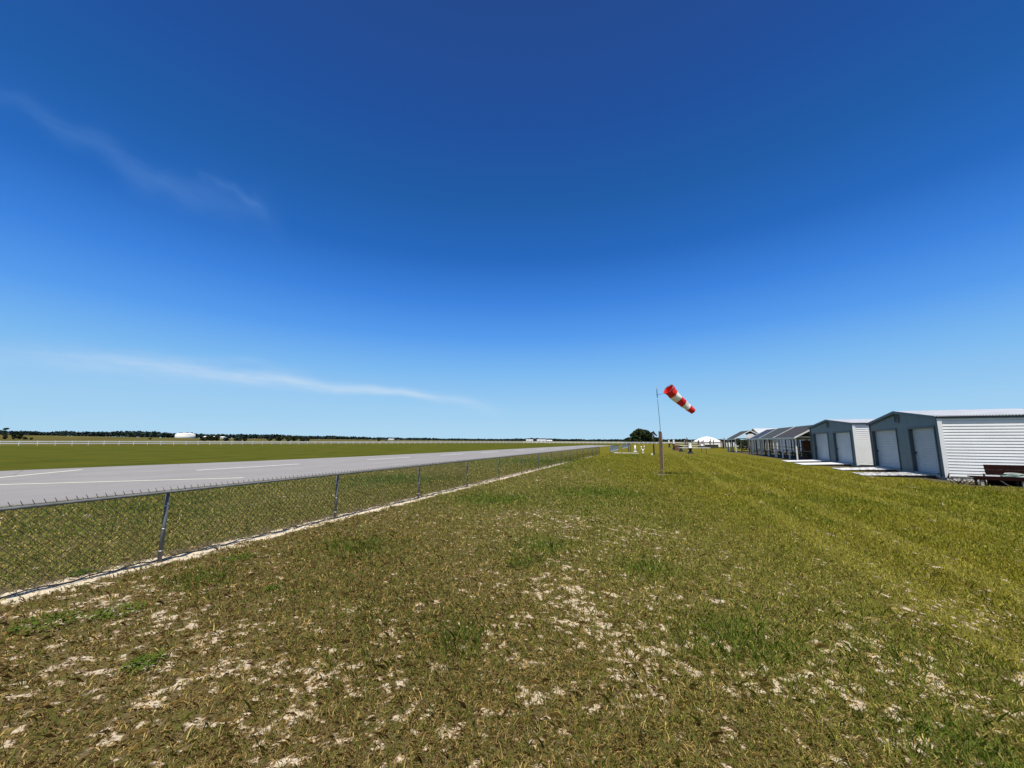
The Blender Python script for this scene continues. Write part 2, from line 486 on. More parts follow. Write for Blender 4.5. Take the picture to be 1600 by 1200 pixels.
def ground_material():
    m = bpy.data.materials.new('mown field'); m.use_nodes = True
    t = NT(m.node_tree); b = m.node_tree.nodes['Principled BSDF']
    P = t.node('ShaderNodeTexCoord').outputs['Object']
    x, y, z = t.sep(P)
    at = t.node('ShaderNodeAttribute', attribute_name='turf')
    s = t.node('ShaderNodeSeparateColor'); t.put(s.inputs[0], at.outputs['Color'])
    sand, green, yel = s.outputs
    trk = at.outputs['Alpha']
    dist = t.node('ShaderNodeVectorMath', operation='LENGTH'); t.put(dist.inputs[0], P)
    dist = dist.outputs['Value']
    big = t.noise(P, .05, 4, .6)
    mid = t.noise(P, .8, 5, .65)
    fine = t.noise(P, 26, 4, .75)
    fine2 = t.noise(t.map(P, loc=(3, 7, 1)), 9, 5, .75)
    hair = t.noise(t.map(P, loc=(5, 1, 2)), 75, 3, .8)
    olive = t.mix(t.ss(mid, .35, .65), (.090, .094, .020), (.120, .112, .030))
    brown = (.140, .105, .055)
    grn = (.066, .098, .012)
    ylw = t.mix(t.ss(fine2, .35, .65), (.115, .108, .009), (.178, .156, .015))
    c = t.mix(t.m('MULTIPLY', t.ss(fine2, .42, .62), .75), olive, brown)
    c = t.mix(yel, c, ylw)
    c = t.mix(t.m('MULTIPLY', green, .5), c, grn)
    c = t.mix(t.m('MULTIPLY', trk, t.ss(fine, .3, .6)), c, (.16, .145, .035))
    # darker soil and paler straw specks
    c = t.mix(t.m('MULTIPLY', t.ss(fine, .52, .64), .55), c, (.030, .030, .010))
    c = t.mix(t.m('MULTIPLY', t.ss(hair, .54, .66), .6), c, (.025, .022, .010))
    c = t.mix(t.m('MULTIPLY', t.ss(hair, .44, .34), .5), c, t.mix(yel, (.22, .17, .09), (.20, .19, .04)))
    # bare sand flecks where the turf is thin
    sfa = t.m('ADD', sand, t.m('MULTIPLY', t.m('SUBTRACT', hair, .5), .9))
    sf = t.ss(sfa, .28, .62)
    c = t.mix(t.m('MULTIPLY', t.ss(sfa, .02, .3), .7), c, (.17, .125, .075))
    sandc = t.mix(t.ss(hair, .42, .66), (.64, .54, .39), (.36, .28, .18))
    c = t.mix(sf, c, sandc)
    # far fields: dry heath beyond the white fence, mown stripes beyond the runway
    X = t.m('ADD', t.m('MULTIPLY', x, CY), t.m('MULTIPLY', y, SY))
    Y = t.m('ADD', t.m('MULTIPLY', x, -SY), t.m('MULTIPLY', y, CY))
    farn = t.noise(t.map(P, (.012, .04, 1), rot=(0, 0, -.34)), 1.0, 6, .7)
    farn2 = t.noise(t.map(P, (.35, .12, 1), rot=(0, 0, .3)), 1.0, 8, .8)
    heath = t.mix(t.ss(farn, .38, .62), (.085, .068, .022), (.12, .11, .035))
    heath = t.mix(t.m('MULTIPLY', t.ss(farn2, .52, .7), .5), heath, (.045, .042, .014))
    # signed distance past the white fence line
    fd = t.m('SUBTRACT', t.m('ADD', t.m('MULTIPLY', x, -.921), t.m('MULTIPLY', y, .390)), 151.0)
    beyond = t.m('MAXIMUM', t.ss(fd, -3, 3), t.ss(Y, 232, 240))
    mown = t.mix(t.ss(t.noise(t.map(P, (.5, .16, 1)), 1.0, 7, .75), .38, .62), (.044, .064, .006), (.094, .098, .012))
    mown = t.mix(t.m('MULTIPLY', t.ss(farn2, .5, .72), .35), mown, (.035, .05, .008))
    c = t.mix(t.ss(x, -22, -26), c, mown)
    c = t.mix(t.ss(x, -13.2, -14.2), c, t.mix(.25, mown, (.10, .09, .03)))
    c = t.mix(beyond, c, heath)
    # sand strip beneath the fence
    ragged = t.m('MULTIPLY', t.m('SUBTRACT', t.noise(P, 3.2, 6, .75), .5), .75)
    ax = t.m('ABSOLUTE', t.m('ADD', t.m('SUBTRACT', x, FX), ragged))
    strip = t.m('MULTIPLY', t.ss(t.m('SUBTRACT', ax, t.m('MULTIPLY', t.noise(t.map(P, loc=(7, 0, 0)), .9, 3, .6), .16)), .17, .08), t.ss(t.noise(t.map(P, loc=(4, 4, 4)), 2.2, 6, .75), .66, .58))
    halo = t.m('MULTIPLY', t.ss(t.m('ABSOLUTE', t.m('ADD', t.m('ADD', t.m('SUBTRACT', x, FX - .12), ragged), 0)), .5, .2), .75)
    lim = t.m('MULTIPLY', t.ss(y, 50, 34), t.ss(t.m('ADD', t.noise(t.map(P, (.2, .2, .2)), 1.0, 2), t.m('MULTIPLY', t.ss(y, 32, 12), .5)), .45, .6))
    c = t.mix(t.m('MULTIPLY', halo, lim), c, t.mix(t.ss(fine2, .4, .6), (.075, .055, .035), (.17, .125, .08)))
    c = t.mix(t.m('MULTIPLY', strip, lim), c, t.mix(t.ss(t.noise(P, 8, 5, .7), .56, .66), t.mix(t.ss(fine, .35, .6), (.74, .64, .47), (.62, .52, .37)), (.14, .105, .07)))
    # trampled earth beside the sheds and shelters
    shed = t.m('MULTIPLY', t.ss(t.m('ADD', x, t.m('MULTIPLY', t.m('SUBTRACT', mid, .5), 1.5)), 10.6, 11.2), t.ss(y, 80, 70))
    shed = t.m('MULTIPLY', shed, t.ss(x, 24, 17))
    c = t.mix(t.m('MULTIPLY', shed, .8), c, t.mix(t.ss(fine2, .4, .6), (.05, .042, .03), (.14, .12, .08)))
    t.put(b.inputs['Base Color'], c)
    b.inputs['Roughness'].default_value = 1
    b.inputs['Specular IOR Level'].default_value = 0
    bp = t.node('ShaderNodeBump')
    bp.inputs['Distance'].default_value = .03
    bp.inputs['Strength'].default_value = .9
    h = t.m('ADD', fine, t.m('MULTIPLY', fine2, 1.2))
    t.put(bp.inputs['Height'], h)
    t.l.new(bp.outputs[0], b.inputs['Normal'])
    return m


build_ground()


# ------------------------------------------------------------------ runway and painted lines
def poly_sheet(name, pts, z, m, skirt=0):
    mb = MB()
    n = len(pts)
    vs = [(x, y, z) for x, y in pts]
    fs = [tuple(range(n))]
    if skirt:
        vs += [(x, y, z - skirt) for x, y in pts]
        fs += [(i, i + n, (i + 1) % n + n, (i + 1) % n) for i in range(n)]
    mb.add(vs, fs)
    return mb.build(name, m)


def runway_mat():
    def ex(t, oc, c):
        big = t.noise(t.map(oc, (.5, .06, 1)), 1.0, 5, .6)
        c = t.mix(t.m('MULTIPLY', t.ss(big, .35, .65), .6), c, (.225, .215, .208))
        sp = t.noise(oc, 40, 3, .7)
        c = t.mix(t.m('MULTIPLY', t.ss(sp, .5, .75), .5), c, (.33, .31, .295))
        v = t.node('ShaderNodeTexVoronoi', feature='DISTANCE_TO_EDGE')
        t.put(v.inputs['Vector'], t.map(oc, (.12, .10, 1))); v.inputs['Scale'].default_value = 1.0
        crack = t.ss(t.m('ADD', v.outputs[0], t.m('MULTIPLY', t.noise(oc, 2, 4, .6), .012)), .010, .006)
        c = t.mix(t.m('MULTIPLY', crack, .45), c, (.13, .12, .11))
        x_, y2_, z_ = t.sep(oc)
        tyre = t.ss(t.noise(t.map(oc, (1.6, .025, 1), loc=(3, 1, 0)), 1.0, 5, .7), .56, .72)
        band = t.m('MULTIPLY', t.ss(x_, -27, -24), t.ss(x_, -16, -19))
        c = t.mix(t.m('MULTIPLY', t.m('MULTIPLY', tyre, band), .35), c, (.13, .125, .12))
        patch = t.ss(t.noise(t.map(oc, (.18, .09, 1), loc=(9, 2, 0)), 1.0, 3, .5), .60, .62)
        c = t.mix(t.m('MULTIPLY', patch, .25), c, (.20, .195, .19))
        edge = t.ss(t.m('ADD', x_, t.m('MULTIPLY', t.noise(oc, 1.5, 5, .7), .5)), -14.35, -14.0)
        return t.mix(t.m('MULTIPLY', edge, .7), c, (.15, .13, .08))
    return mat('weathered runway paving', (.262, .250, .240), .95, 0, .05, .7, .004, 60, ex, spec=.08)


RUN = [(-14.2, -25), (-14.25, 15), (-14.3, 30), (-14.0, 57), (-13.3, 100), (-12.6, 150), (-23.5, 152), (-24.6, 100), (-26.0, 47), (-26.7, 31),
       (-27.9, 20.5), (-29.4, 14.5), (-30.2, 9.5), (-30.4, 4), (-30.4, -25)]
rw = poly_sheet('runway', RUN[::-1][::-1], .035, runway_mat(), .07)
struct(rw)
pw = mat('white line paint', (.80, .79, .74), .8, 0, .06, 3, extra=grime((.5, .48, .44), .55, .8, 3, 3, 3, .4))
py_ = mat('yellowed line paint', (.80, .77, .58), .8, 0, .06, 3, extra=grime((.5, .46, .36), .55, .8, 3, 3, 3, .35))


def line(a, b, wd, m, name='runway_marking'):
    a = Vector(a); b = Vector(b); d = (b - a).normalized(); n = Vector((-d.y, d.x)) * wd / 2
    return poly_sheet(name, [tuple(a + n), tuple(a - n), tuple(b - n), tuple(b + n)], .041, m)


y = 13.75
k = 0
ys = [(13.75, 19.83), (26.1, 31.7), (36.9, 41.8), (47.0, 52.0), (58.6, 63.8), (70, 75.5), (82, 88), (95, 101), (108, 114), (121, 127)]
for a, b in ys:
    struct(line((-22.05 + .033 * (a - 13.75), a), (-22.05 + .033 * (b - 13.75), b), .20, pw))
struct(line((-22.8, 5.5), (-16.0, 11.84), .14, py_))
struct(line((-22.95, 5.62), (-27.73, 11.87), .15, py_))
for a, b in ((-8, -2),):
    struct(line((-22.8, a), (-22.6, b), .14, pw))


# ------------------------------------------------------------------ chain link fence
H_F = .91
SP = 3.048
Y0 = 3.55
NP = 16
def chain_mesh(length, r, h=H_F, d=.085):
    """vertical zigzag wires that hook into each other as diamonds; x across, y along, z up"""
    V = []; F = []
    nw = int(round(length / (d / 2)))
    step = length / nw
    rows = int(round(h / .044))
    dzz = (h - .02) / rows
    for i in range(nw):
        y0 = i * step
        pts = []
        for j in range(rows + 1):
            side = (j + i) % 2
            pts.append((0.003 if j % 2 else -0.003, y0 + (step / 2 if side else -step / 2), .03 + j * dzz))
        # one twisted barb above every second knuckle
        top = pts[-1]
        if (rows + i) % 2: pts.append((.004, top[1] - .020, top[2] + .040))
        o = len(V)
        for p in pts:
            V += [(p[0] + r, p[1] - r * .6, p[2]), (p[0] - r, p[1] - r * .6, p[2]), (p[0], p[1] + r, p[2])]
        for j in range(len(pts) - 1):
            for q in range(3):
                a = o + j * 3 + q; b = o + j * 3 + (q + 1) % 3
                F.append((a, b, b + 3, a + 3))
    return V, F


fence = thing('chain_link_fence', 'low grey chain link fence with round top rail running beside the runway', 'fence', (FX, Y0, 0))
post_m = MB().tube([(0, 0, -.05), (0, 0, H_F - .02)], .024, 12)
cap_m = MB().tube([(0, 0, H_F - .03), (0, 0, H_F + .0), (0, 0, H_F + .018)], [.027, .027, .014], 12)
tie_m = MB().tube([(0, 0, -.006), (0, 0, .006)], .0265, 10)
first = None
for i in range(-2, NP):
    if first is None:
        p = post_m.build('post', M['galv'], fence); c_ = cap_m.build('post_cap', M['galv'], p); ts = [tie_m.build('tie', M['clip'], p, (0, 0, zz)) for zz in (.14, .42, .72)]
        first = (p, c_, *ts)
    else:
        p = first[0].copy(); col.objects.link(p); p.parent = fence
        for q in first[1:]:
            qq = q.copy(); col.objects.link(qq); qq.parent = p
    p.location = (0, i * SP, 0)
MB().tube([(0.028, -2 * SP - .3, H_F - .012), (.028, (NP - 1) * SP + .05, H_F - .012)], .0175, 12).build('top_rail', M['galv'], fence)
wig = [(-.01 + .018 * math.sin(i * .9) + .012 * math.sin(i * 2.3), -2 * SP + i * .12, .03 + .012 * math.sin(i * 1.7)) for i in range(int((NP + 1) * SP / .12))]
MB().tube(wig, .0075, 5).build('ground_line', M['black'], fence)  # thin wavy black tube laid low along the fence line
meshes = {}
for i in range(-2, NP - 1):
    key = i >= 3
    if key not in meshes:
        mv, mf = chain_mesh(SP, .0014 if key else .0034)
        o = meshes[key] = MB().add(mv, mf).build('wire_mesh', M['wire'], fence)
    else:
        o = meshes[key].copy(); col.objects.link(o); o.parent = fence
    o.location = (-.026, i * SP + .03, 0)


def slat_fence(x, y0, y1, label, n):
    f = thing('slatted_fence', label, 'fence', (x, y0, 0), 0, 'slatted fence lengths carrying on the line of the chain link fence')
    L = y1 - y0
    mb = MB()
    k = int(L / .42)
    for i in range(k):
        mb.box(-.012, .012, i * L / k + .02, i * L / k + .22, .06, .84)
    mb.build('slats', M['white_paint'], f)
    MB().tube([(0.03, 0, .88), (0.03, L, .88)], .035, 8).build('top_rail', M['wood_dark'], f)
    for i in range(n):
        MB().tube([(0, i * L / (n - 1), 0), (0, i * L / (n - 1), .93)], .035, 8).build('post', M['galv'], f)


slat_fence(-5.8, 57.6, 72.0, 'nearer short length of pale slatted fence, just past the gap after the chain link fence', 5)
slat_fence(-5.9, 82, 107, 'farther length of pale slatted fence in front of the big dark oak', 7)


# ------------------------------------------------------------------ white board fences
def board_fence(name, label, start, step, n, stretch=1.0):
    ang = math.atan2(step[1], step[0]); L = math.hypot(*step)
    zs = [float(terrain(start[0] + step[0] * i, start[1] + step[1] * i)) for i in range(n)]
    f = thing(name, label, 'fence', (start[0], start[1], 0), ang, 'white rail fences around the field')
    pm = MB().box(-.07, .07, -.07, .07, -.1, 1.12).box(-.09, .09, -.09, .09, 1.12, 1.15)
    p0 = None
    for i in range(n):
        if p0 is None: p0 = o = pm.build('post', M['white'], f)
        else:
            o = p0.copy(); col.objects.link(o); o.parent = f
        o.location = (i * L, 0, zs[i])
    for a, b in ((.40, .60), (.86, 1.06)):
        mb = MB()
        for i in range(n - 1):
            vs = []
            for xx, zz in ((i * L, zs[i]), ((i + 1) * L, zs[i + 1])):
                for yy in (-.1, -.072):
                    vs += [(xx, yy, zz + a), (xx, yy, zz + b)]
            mb.add(vs, [(0, 4, 5, 1), (2, 3, 7, 6), (1, 5, 7, 3), (0, 2, 6, 4)])
        mb.build('rail', M['white'], f)
    return f


board_fence('rail_fence', 'long white two rail fence behind the runway, running away from the left edge', (-145.3, 44.1), (1.106, 2.61), 68)
board_fence('rail_fence', 'far white rail fence crossing behind the runway end and in front of the oak', (-71.1, 219.0), (2.35, .86), 62)


# ------------------------------------------------------------------ sheds
def shed(A, ang, label, width, eave, ridge, doors, depth, group, worn):
    """local frame: +x along the front away from the camera, +y outward from the front, interior is -y"""
    # wait for outward direction to point to the runway: x = along front, y = toward the runway
    t = thing('storage_shed', label, 'shed', (A[0], A[1], 0), ang, group)
    fl = .14; op_h = 2.28; rec = .14
    # front wall with openings, horizontal lap siding as real ribs
    fw = MB()
    edges = [0] + [e for d in doors for e in d] + [width]
    for i in range(0, len(edges), 2):
        fw.box(edges[i], edges[i + 1], -.08, 0, fl, op_h)
    # lintel up to the gable
    slope = lambda s: eave + (ridge - eave) * (1 - abs(s - width / 2) / (width / 2))
    fw.prism([(0, op_h), (0, eave), (width / 2, ridge - .05), (width, eave), (width, op_h)], -.08, 0)
    lap = .2
    z = fl + lap
    while z < ridge - .08:
        if z < op_h:
            for i in range(0, len(edges), 2):
                fw.box(edges[i] + .0, edges[i + 1], 0.0005, .022, z - .03, z)
        else:
            if z <= eave: s0, s1 = 0.0, width
            else:
                k_ = (z - eave) / (ridge - eave) * width / 2; s0, s1 = k_ + .05, width - k_ - .05
            if s1 > s0 + .4: fw.box(s0, s1, 0.0005, .022, z - .03, z)
        z += lap
    fw.build('front_wall', M['shadewall'], t)
    # plinth
    MB().box(.05, width - .05, -depth + .05, -.03, -.05, fl - .002).build('plinth', M['gravel'], t)
    # side walls with deep laps
    for s, nm in ((0, 'side_wall'), (width, 'side_wall')):
        mb = MB(); z = fl; n = int(math.ceil((eave - .12 - fl) / .125))
        for i in range(n):
            z0 = fl + i * .125; z1 = z0 + .125
            o = -1 if s == 0 else 1
            # wedge shaped lap: proud at the bottom edge, thin at the top
            x_in = s + (.06 if s == 0 else -.06)
            vs = [(x_in, -.09, z0), (s - o * .030, -.09, z0), (s - o * .030, -.09, z0 + .034), (s + o * .018, -.09, z0 + .034), (s + o * .004, -.09, z1), (x_in, -.09, z1)]
            kk = len(vs)
            vs += [(a, -depth, c) for a, b, c in vs]
            mb.add(vs, [tuple(range(kk)), tuple(range(2 * kk - 1, kk - 1, -1))] + [(j, j + kk, (j + 1) % kk + kk, (j + 1) % kk) for j in range(kk)])
        mb.build(nm, M['siding'], t)
    MB().box(0.06, width - .06, -depth, -depth + .06, fl, eave).build('back_wall', M['siding'], t)
    # trims
    for s in (0, width):
        o = -1 if s == 0 else 1
        a, b = sorted((s + o * .032, s - o * .10))
        MB().box(a, b, .016, .034, fl - .02, eave).build('corner_trim', M['trimblue'], t)
        MB().box(min(s + o * .03, s + o * .05), max(s + o * .03, s + o * .05), -.115, .034, fl - .02, eave - .12).build('corner_trim', M['clip'] if False else M['siding'], t)
        MB().box(min(s + o * .03, s + o * .055), max(s + o * .03, s + o * .055), -depth, .03, eave - .13, eave + .0).build('fascia', M['trimblue'], t)
    # roof: two corrugated slopes
    for sgn in (-1, 1):
        mb = MB(); n = int(depth / .09)
        x0 = width / 2; x1 = width / 2 + sgn * (width / 2 + .12)
        zr = ridge - .02; ze = ridge - .02 - (ridge - eave) * (width / 2 + .12) / (width / 2)
        vs = []
        for i in range(n * 2 + 1):
            yy = .10 - i * (depth + .15) / (n * 2)
            up = .022 if i % 2 else 0
            vs += [(x0, yy, zr + up), (x1, yy, ze + up), (x1, yy, ze + up - .012), (x0, yy, zr + up - .012)]
        fs = []
        for i in range(n * 2):
            a = i * 4
            for q in range(4):
                fs.append((a + q, a + 4 + q, a + 4 + (q + 1) % 4, a + (q + 1) % 4))
        mb.add(vs, fs)
        mb.build('roof', M['steelroof'], t)
        # barge board along the gable
        vs = []
        for xx, zz in ((x0, zr), (x1, ze)):
            vs += [(xx, .105, zz + .02), (xx, .105, zz - .12), (xx, .13, zz - .12), (xx, .13, zz + .02)]
        MB().add(vs, [(0, 4, 5, 1), (1, 5, 6, 2), (2, 6, 7, 3), (3, 7, 4, 0), (0, 1, 2, 3), (7, 6, 5, 4)]).build('barge_board', M['trimblue'], t)
    # gable vent with louvres
    v = MB().box(width / 2 - .27, width / 2 - .22, .015, .04, ridge - .62, ridge - .14).box(width / 2 + .22, width / 2 + .27, .015, .04, ridge - .62, ridge - .14)
    v.box(width / 2 - .22, width / 2 + .22, .015, .04, ridge - .62, ridge - .57).box(width / 2 - .22, width / 2 + .22, .015, .04, ridge - .19, ridge - .14)
    vo = v.build('vent', M['trimblue'], t)
    lv = MB()
    for i in range(6):
        zz = ridge - .56 + i * .062
        lv.box(width / 2 - .22, width / 2 + .22, .015, .03, zz, zz + .035)
    lv.build('louvres', M['wood_dark'], vo)
    # roll up doors
    for i, (a, b) in enumerate(doors):
        mb = MB(); n = 22; z0 = fl + .05; z1 = op_h
        dzz = (z1 - z0) / n
        for j in range(n):
            za = z0 + j * dzz
            vs = [(a, -rec, za), (a, -rec + .016, za + dzz * .2), (a, -rec + .016, za + dzz * .8), (a, -rec, za + dzz), (a, -rec - .03, za + dzz), (a, -rec - .03, za)]
            vs += [(b, p[1], p[2]) for p in vs]
            mb.add(vs, [(j2, j2 + 6, (j2 + 1) % 6 + 6, (j2 + 1) % 6) for j2 in range(6)] + [(0, 1, 2, 3, 4, 5), (11, 10, 9, 8, 7, 6)])
        d = mb.build('roll_up_door', M['door_old'] if i == 0 and worn else M['door'], t)
        h = MB().box(b - .22, b - .06, -rec + .018, -rec + .05, 1.08, 1.13).box(b - .16, b - .12, -rec + .05, -rec + .075, 1.0, 1.13)
        h.build('latch', M['black'], d)
        MB().box(a + .35, a + .5, -rec + .018, -rec + .05, fl + .06, fl + .10).build('handle', M['black'], d)
        # jambs lining the opening
        jb = MB().box(b, b + .004, -rec - .1, .001, fl, op_h)
        jb = MB()
        jb.box(b - .012, b + .0, -rec - .05, .018, fl, op_h).box(a, a + .012, -rec - .05, .018, fl, op_h).box(a + .012, b - .012, -rec - .05, .018, op_h - .03, op_h)
        jb.box(b + .001, b + .09, .0145, .03, fl, op_h + .09).box(a - .09, a - .001, .0145, .03, fl, op_h + .09).box(a - .001, b + .001, .0145, .03, op_h + .001, op_h + .09)
        jb.build('door_frame', M['trimblue'], t)
        MB().box(a, b, -rec - .05, .03, fl - .06, fl + .045).build('door_sill', M['concrete'], t)
    return t


def front_frame(A, B):
    d = Vector((B[0] - A[0], B[1] - A[1])); return math.atan2(d.y, d.x)


A1, B1 = (11.765, 22.425), (12.716, 30.434)
A2, B2 = (12.30, 31.60), (12.81, 40.65)
an1 = front_frame(A1, B1); an2 = front_frame(A2, B2)
shed(A1, an1, 'nearest grey shed with white lap side wall facing the camera and two roll up doors', 8.12, 2.76, 3.24,
     [(.40, 2.86), (4.38, 7.75)], 4.3, 'grey storage sheds with paired roll up doors', True)
shed(A2, an2, 'second grey shed, partly hidden behind the nearest one, next to the shelters', 9.07, 2.86, 3.29,
     [(.52, 3.58), (4.88, 8.2)], 4.3, 'grey storage sheds with paired roll up doors', False)


def local(A, ang, s, o):
    """point s along the front, o out from it"""
    return (A[0] + math.cos(ang) * s - math.sin(ang) * o, A[1] + math.sin(ang) * s + math.cos(ang) * o)


def ramp(A, ang, s, wd, ln, label, m, worn):
    x, y = local(A, ang, s, .04)
    t = thing('loading_ramp', label, 'ramp', (x, y, 0), ang, 'white loading ramps at the shed doors')
    h = .17
    # wedge shaped deck, y is outward
    vs = []
    for xx in (0, wd):
        vs += [(xx, 0, h), (xx, ln, .05), (xx, ln, .028), (xx, 0, h - .03)]
    MB().add(vs, [(0, 1, 2, 3), (7, 6, 5, 4)] + [(j, j + 4, (j + 1) % 4 + 4, (j + 1) % 4) for j in range(4)]).build('deck', m, t)
    mb = MB()
    for xx in (.03, wd / 2, wd - .07):
        vs = []
        for q in (xx, xx + .04):
            vs += [(q, .05, h - .032), (q, ln - .12, .03), (q, ln - .12, -.02), (q, .05, -.02)]
        mb.add(vs, [(0, 1, 2, 3), (7, 6, 5, 4)] + [(j, j + 4, (j + 1) % 4 + 4, (j + 1) % 4) for j in range(4)])
    mb.build('joist', M['wood_dark'], t)
    if worn:
        rb = MB(); k_ = 11
        for i in range(k_):
            yy = .15 + i * (ln - .3) / (k_ - 1); zz = h + (.05 - h) * yy / ln
            rb.box(.04, wd - .04, yy - .018, yy + .018, zz - .01, zz + .012)
        rb.build('grip_cleats', M['wood_grey'], t)
    return t


ramp(A1, an1, .75, 1.75, 2.5, 'worn white ramp lying at the nearest door of the nearest shed', M['ramp_worn'], True)
ramp(A1, an1, 4.7, 1.9, 2.4, 'streaked white ramp at the far door of the nearest shed', M['ramp_worn'], False)
ramp(A2, an2, .88, 2.3, 2.65, 'clean white ramp at the near door of the second shed', M['ramp'], False)
ramp(A2, an2, 5.2, 2.1, 2.6, 'clean white ramp at the far door of the second shed, beside the shelters', M['ramp'], False)

# gravel pad under the side wall of the nearest shed
gp = MB()
gr = random.Random(5)
for i in range(150):
    s = gr.uniform(.0, 5.5); o = gr.uniform(-.05, .45)
    x, y_ = A1[0] + .993 * s - .118 * 0 - .12 * o, A1[1] - .118 * s - o * .993 - .02
    r = gr.uniform(.04, .11)
    z = r * .3
    vs = []
    for a in range(6):
        an = a * math.pi / 3 + gr.random()
        vs.append((x + r * math.cos(an), y_ + r * math.sin(an), gr.uniform(-.02, .02)))
    vs += [(x + r * .5 * math.cos(a * 2.1), y_ + r * .5 * math.sin(a * 2.1), z + r * gr.uniform(.3, .8)) for a in range(3)]
    gp.add(vs, [(0, 1, 6), (1, 2, 6), (2, 7, 6), (2, 3, 7), (3, 4, 7), (4, 8, 7), (4, 5, 8), (5, 0, 8), (0, 6, 8), (6, 7, 8)])
struct(gp.build('gravel', M['gravel']), 'stuff')

# ------------------------------------------------------------------ bench with the hose
by = 20.25; bx = 11.5
bench = thing('bench', 'long low dark red brown bench standing in front of the white shed wall', 'bench', (bx, by, 0), math.atan2(-.10, 1))
BL = 3.4
for i in range(2):
    z0 = .40 + i * .182
    MB().add([(.42, .30 + .035 * i, z0), (BL, .30 + .035 * i, z0), (BL, .335 + .035 * i, z0 + .18), (.42, .335 + .035 * i, z0 + .18),
              (.42, .33 + .035 * i, z0), (BL, .33 + .035 * i, z0), (BL, .365 + .035 * i, z0 + .18), (.42, .365 + .035 * i, z0 + .18)],
             [(0, 1, 2, 3), (7, 6, 5, 4), (0, 4, 5, 1), (3, 2, 6, 7), (0, 3, 7, 4), (1, 5, 6, 2)]).build('backrest', M['wood_red'], bench)
for i in range(3):
    MB().box(-.12, BL, -.10 + i * .13, .01 + i * .13, .30, .335).build('seat_board', M['wood_red'], bench)
MB().box(-.12, BL, -.125, -.102, .21, .33).build('apron', M['wood_red'], bench)
for xx in (.06, 1.15, 2.3, 3.2):
    MB().box(xx, xx + .09, -.10, -.03, -.02, .298).build('leg', M['wood_grey'], bench)
    MB().box(xx, xx + .06, .22, .29, -.02, .298).build('leg', M['wood_dark'], bench)
    MB().box(xx + .3, xx + .34, .33, .37, -.02, .42).build('back_post', M['wood_dark'], bench)
MB().box(.42, BL, .30, .325, .0, .30).build('shade_board', M['wood_red'], bench)  # dark board added to stand in for the shade under the seat
for xx in (.55, 1.7):
    MB().tube([(xx + .25, -.06, .02), (xx, .0, .29)], .022, 6).build('brace', M['wood_grey'], bench)
hose = MB()
hr = random.Random(2)
for i in range(7):
    cx, cz = 1.05 + hr.uniform(-.08, .08), .375 + i * .012
    rx, ry = hr.uniform(.22, .32), hr.uniform(.08, .13)
    pts = [(cx + rx * math.cos(a), .05 + ry * math.sin(a), cz + .03 * math.sin(a + i)) for a in np.linspace(0, 6.28, 22)]
    hose.tube(pts, .012, 6, mi=0 if i % 2 else 1)
hang = [(1.25 + .62 * u, -.15, .40 - .14 * math.sin(u * 3.14) - .02 * u) for u in np.linspace(0, 1, 16)]
hose.tube(hang, .013, 6, mi=1)
ho = hose.build('garden_hose', [M['hose_g'], M['hose_w']]); ho.location = (bx, by, 0); ho.rotation_euler = (0, 0, math.atan2(-.10, 1))
tag(ho, 'coiled green and white hose lying on the dark bench, one loop hanging down', 'hose')
# tangle of dark iron at the left end of the bench
sp = thing('scrap_tangle', 'small tangle of dark bent metal rods at the left end of the bench', 'scrap', (bx - .42, by + .05, 0))
rr = random.Random(9)
for i in range(12):
    a = Vector((rr.uniform(-.28, .28), rr.uniform(-.1, .1), rr.uniform(0, .1)))
    b = a + Vector((rr.uniform(-.25, .25), rr.uniform(-.1, .1), rr.uniform(.08, .26)))
    c_ = b + Vector((rr.uniform(-.15, .15), 0, rr.uniform(-.15, .06)))
    MB().tube([a, b, c_], .011, 5).build('rod', M['wood_red'] if i % 3 else M['black'], sp)
MB().tube([(-.36, 0, .25), (-.32, 0, .42)], .02, 6).build('knob', M['black'], sp)


# ------------------------------------------------------------------ windsock by the fence side field
WX, WY = .37, 20.4
ws = thing('windsock', 'large windsock with red and white bands flying from a pole on a brown wooden post', 'windsock', (WX, WY, 0))
MB().box(-.105, -.035, -.03, .06, -.05, 2.08).build('post_board', M['wood_post'], ws)
MB().box(.035, .056, -.03, .06, -.05, 2.02).build('post_board', M['wood_grey'], ws)
MB().box(-.034, .034, .0, .05, .55, 2.06).build('filler_board', M['wood_post'], ws)
fb = MB()
for zz in (.3, 1.05, 1.8):
    fb.tube([(-.125, .02, zz), (.095, .02, zz)], .012, 6)
fb.build('bolt', M['galv'], ws)
base = MB().box(-.24, -.12, -.13, .02, -.02, .05).box(.09, .19, -.05, .06, -.02, .035).box(-.12, .09, -.16, -.05, -.02, .035)
base.build('footing_block', M['wood_grey'], ws)
MB().tube([(.0, .03, .25), (.0, .03, 1.0), (-.02, .03, 2.4), (-.065, .03, 3.5), (-.08, .03, 3.75)], [.016, .016, .013, .011, .010], 8).build('pole', M['pole'], ws)
MB().tube([(-.08, .03, 3.74), (-.085, .03, 4.27)], .019, 8).build('swivel_sleeve', M['pole'], ws)


